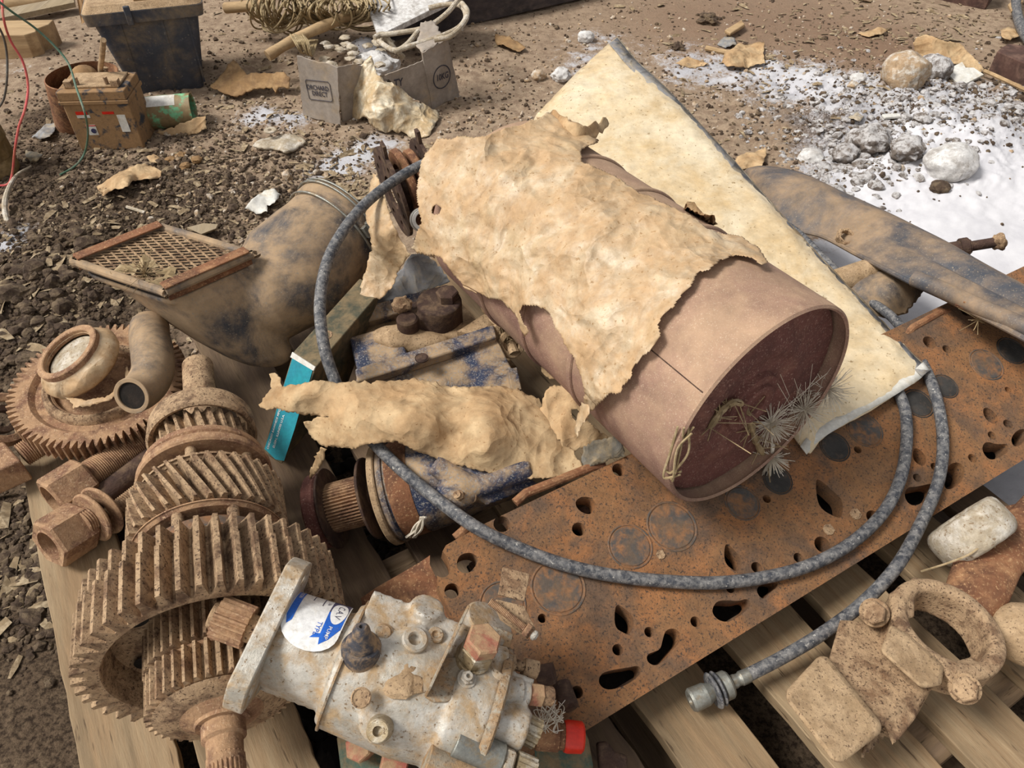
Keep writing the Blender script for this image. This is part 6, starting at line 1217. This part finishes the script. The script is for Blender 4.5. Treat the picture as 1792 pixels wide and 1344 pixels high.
rk('white_lump', 1662, 292, 43, 'stone_white', 7, 'big round white powder covered lump at the right', .75, .22, 'lump'); rk('grey_lump', 1522, 250, 36, 'clod_grey', 9, 'large grey clod left of the white lump', .7, .4, 'clod'); rk('grey_lump', 1588, 262, 30, 'clod_grey', 12, 'grey clod between the large clod and the white lump', .7, .4, 'clod')
rk('grey_lump', 1645, 328, 17, 'clod', 13, 'small brown clod below the white lump', .6, .3, 'clod'); rk('grey_lump', 1480, 265, 22, 'clod_grey', 14, 'brown clod at the left end of the grey clods', .7, .35, 'clod'); rk('white_lump', 1420, 275, 22, 'stone_white', 16, 'white lump just above the tip of the mudguard', .5, .35, 'lump')
rk('pale_rock', 1025, 72, 14, 'stone_white', 17, 'whitish stone left of the tip of the cream plastic bag', .8, .3); rk('grey_rock', 942, 138, 13, 'stone', 18, 'grey stone between the dark beam and the cream plastic bag', .8, .3); rk('white_rock', 982, 138, 17, 'stone_white', 19, 'white stone touching the left side of the cream plastic bag', .7, .4)
rk('grey_rock', 1500, 142, 14, 'stone_white', 20, 'small whitish stone left of the large tan rock', .5, .3)
solo('white_tile', T(cbox(.055, .022, .008), trn(*(ghp(1560, 203) + np.array([0, 0, .012]))) @ rot('z', 8)), 'white', 'small bright white chip below the large tan rock', 'chip', bevel=.002)
def scrap(name, out, mt, seed, label, cat, h=.02, amp=.008, s=18, th=.001, z0=.006):
    c = np.mean(np.array(out, float), 0); b = gh(*[np.array([P(*p, 0)[i] for p in out]) for i in (0, 1)]); ctrl = [(x, y, float(z) + z0 + (h if k % 2 else 0)) for k, ((x, y), z) in enumerate(zip(out, b))] + [(c[0], c[1], float(b.mean()) + z0 + h)]
    return solo(name, sheet(out, ctrl, amp, s, seed, 4, .8), mt, label, cat, ang=60, thick=th)
scrap('crumpled_paper', [(168, 325), (190, 308), (215, 292), (238, 284), (262, 286), (282, 296), (280, 306), (262, 312), (240, 314), (215, 328), (195, 334), (180, 344)], 'kraft', 41, 'crumpled pale brown paper on the dark soil below the car battery', 'paper', .04, .016, 14)
scrap('paper_scrap', [(255, 272), (268, 268), (280, 274), (276, 284), (262, 282)], 'kraft', 42, 'tiny tan scrap above the crumpled pale paper', 'paper', .01)
scrap('flat_cake', [(443, 256), (456, 244), (480, 240), (505, 234), (528, 240), (536, 248), (520, 260), (500, 266), (480, 260), (462, 260)], 'bone', 43, 'flat pale crust with a small disc on it, below the fruit carton', 'crust', .012, .006, 20, .008); b = ghp(478, 250)
solo('small_disc', T(J(ring(.020, .006, 0, .006, 32)), trn(*(b + np.array([0, 0, .035])))), 'bone', 'small round washer on top of the flat pale crust', 'washer')
scrap('white_scrap', [(428, 362), (440, 348), (462, 336), (480, 330), (492, 340), (480, 352), (466, 356), (468, 370), (448, 374)], 'white', 44, 'white torn scrap left of the clamped neck of the intake duct', 'paper', .03, .014, 18)
scrap('grey_shard', [(54, 238), (68, 226), (80, 216), (98, 214), (96, 224), (88, 240), (70, 242)], 'grey_paper', 45, 'grey shard on the soil left of the rusty bucket', 'shard', .02)
scrap('dark_flap', [(45, 262), (60, 266), (76, 268), (66, 278), (52, 280), (44, 272)], 'tarp', 46, 'small dark flap beside the standing roll at the left edge', 'flap', .02)
solo('wood_stick', slab([P(326, 398, .03), P(356, 390, .035), P(382, 392, .03), P(378, 400, .03), P(352, 410, .025)], .012), 'wood', 'short grey wood stick just behind the rusty grille', 'stick', bevel=.002)
solo('white_stick', tube([P(222, 362, .015), P(254, 372, .012)], .005, 7), 'bone', 'small white stick lying on the dark soil', 'stick')
for k, (x, y, lb_) in enumerate([(300, 282, 'left'), (318, 276, 'upper'), (345, 282, 'right'), (325, 292, 'lower')]): rk('orange_crumb', x, y, 9, 'cardboard_brown', 60 + k, '%s of the orange crumbs below the green tin' % lb_, .6, .6, 'crumb', 3)
scrap('grey_scrap', [(1285, 282), (1298, 268), (1320, 266), (1340, 256), (1342, 270), (1334, 290), (1310, 294), (1296, 296)], 'kraft', 47, 'tan paper scrap at the right edge of the cream plastic bag', 'paper', .03, .01)
scrap('tan_leaf', [(1180, 112), (1205, 96), (1225, 104), (1240, 110), (1215, 116)], 'kraft', 48, 'thin tan leaf beside the tall scrap, upper right of the bag tip', 'leaf', .01); scrap('tall_scrap', [(1262, 110), (1270, 88), (1300, 74), (1338, 72), (1336, 92), (1340, 108), (1310, 116), (1280, 114)], 'kraft', 49, 'upright tan scrap right of the tip of the cream plastic bag', 'paper', .03, .012)
solo('tan_stick', slab([P(1268, 52, .03), P(1298, 34, .035), P(1304, 42, .035), P(1278, 58, .03)], .014), 'timber', 'stubby tan stick at the top right of the bag tip', 'stick', bevel=.004); solo('orange_stick', tube([P(1235, 84, .02), P(1272, 92, .018)], .010, 8), 'timber', 'orange tinted stick below the stubby tan stick', 'stick')
scrap('grey_chip', [(1255, 76), (1268, 62), (1286, 66), (1290, 78), (1270, 84)], 'grey_paper', 50, 'grey flat chip between the two sticks', 'chip', .015); rk('dark_tuft', 1238, 40, 16, 'clod', 71, 'dark clump of rubbish left of the stubby tan stick', .6, .8, 'clump'); rk('dark_tuft', 1185, 86, 12, 'clod', 72, 'dark clump right of the cream bag tip', .6, .8, 'clump')
scrap('curled_leaf', [(866, 60), (885, 62), (905, 70), (920, 82), (910, 90), (890, 82), (868, 76)], 'cardboard_brown', 51, 'curled brown leaf below the dark beam', 'leaf', .02); scrap('leaf_scrap', [(1500, 118 - 60), (1530, 50), (1560, 48), (1545, 58), (1520, 66)], 'kraft', 52, 'thin curled leaf above the large tan rock', 'leaf', .012)
scrap('curled_bark', [(1750, 52), (1765, 46), (1780, 50), (1784, 62), (1768, 70), (1754, 64)], 'kraft', 53, 'curled tan bark near the grey tyre edge', 'bark', .03); scrap('pale_chip', [(1485, 204), (1500, 196), (1516, 200), (1506, 210)], 'bone', 54, 'pale chip between the tan rock and the white chip', 'chip', .01)
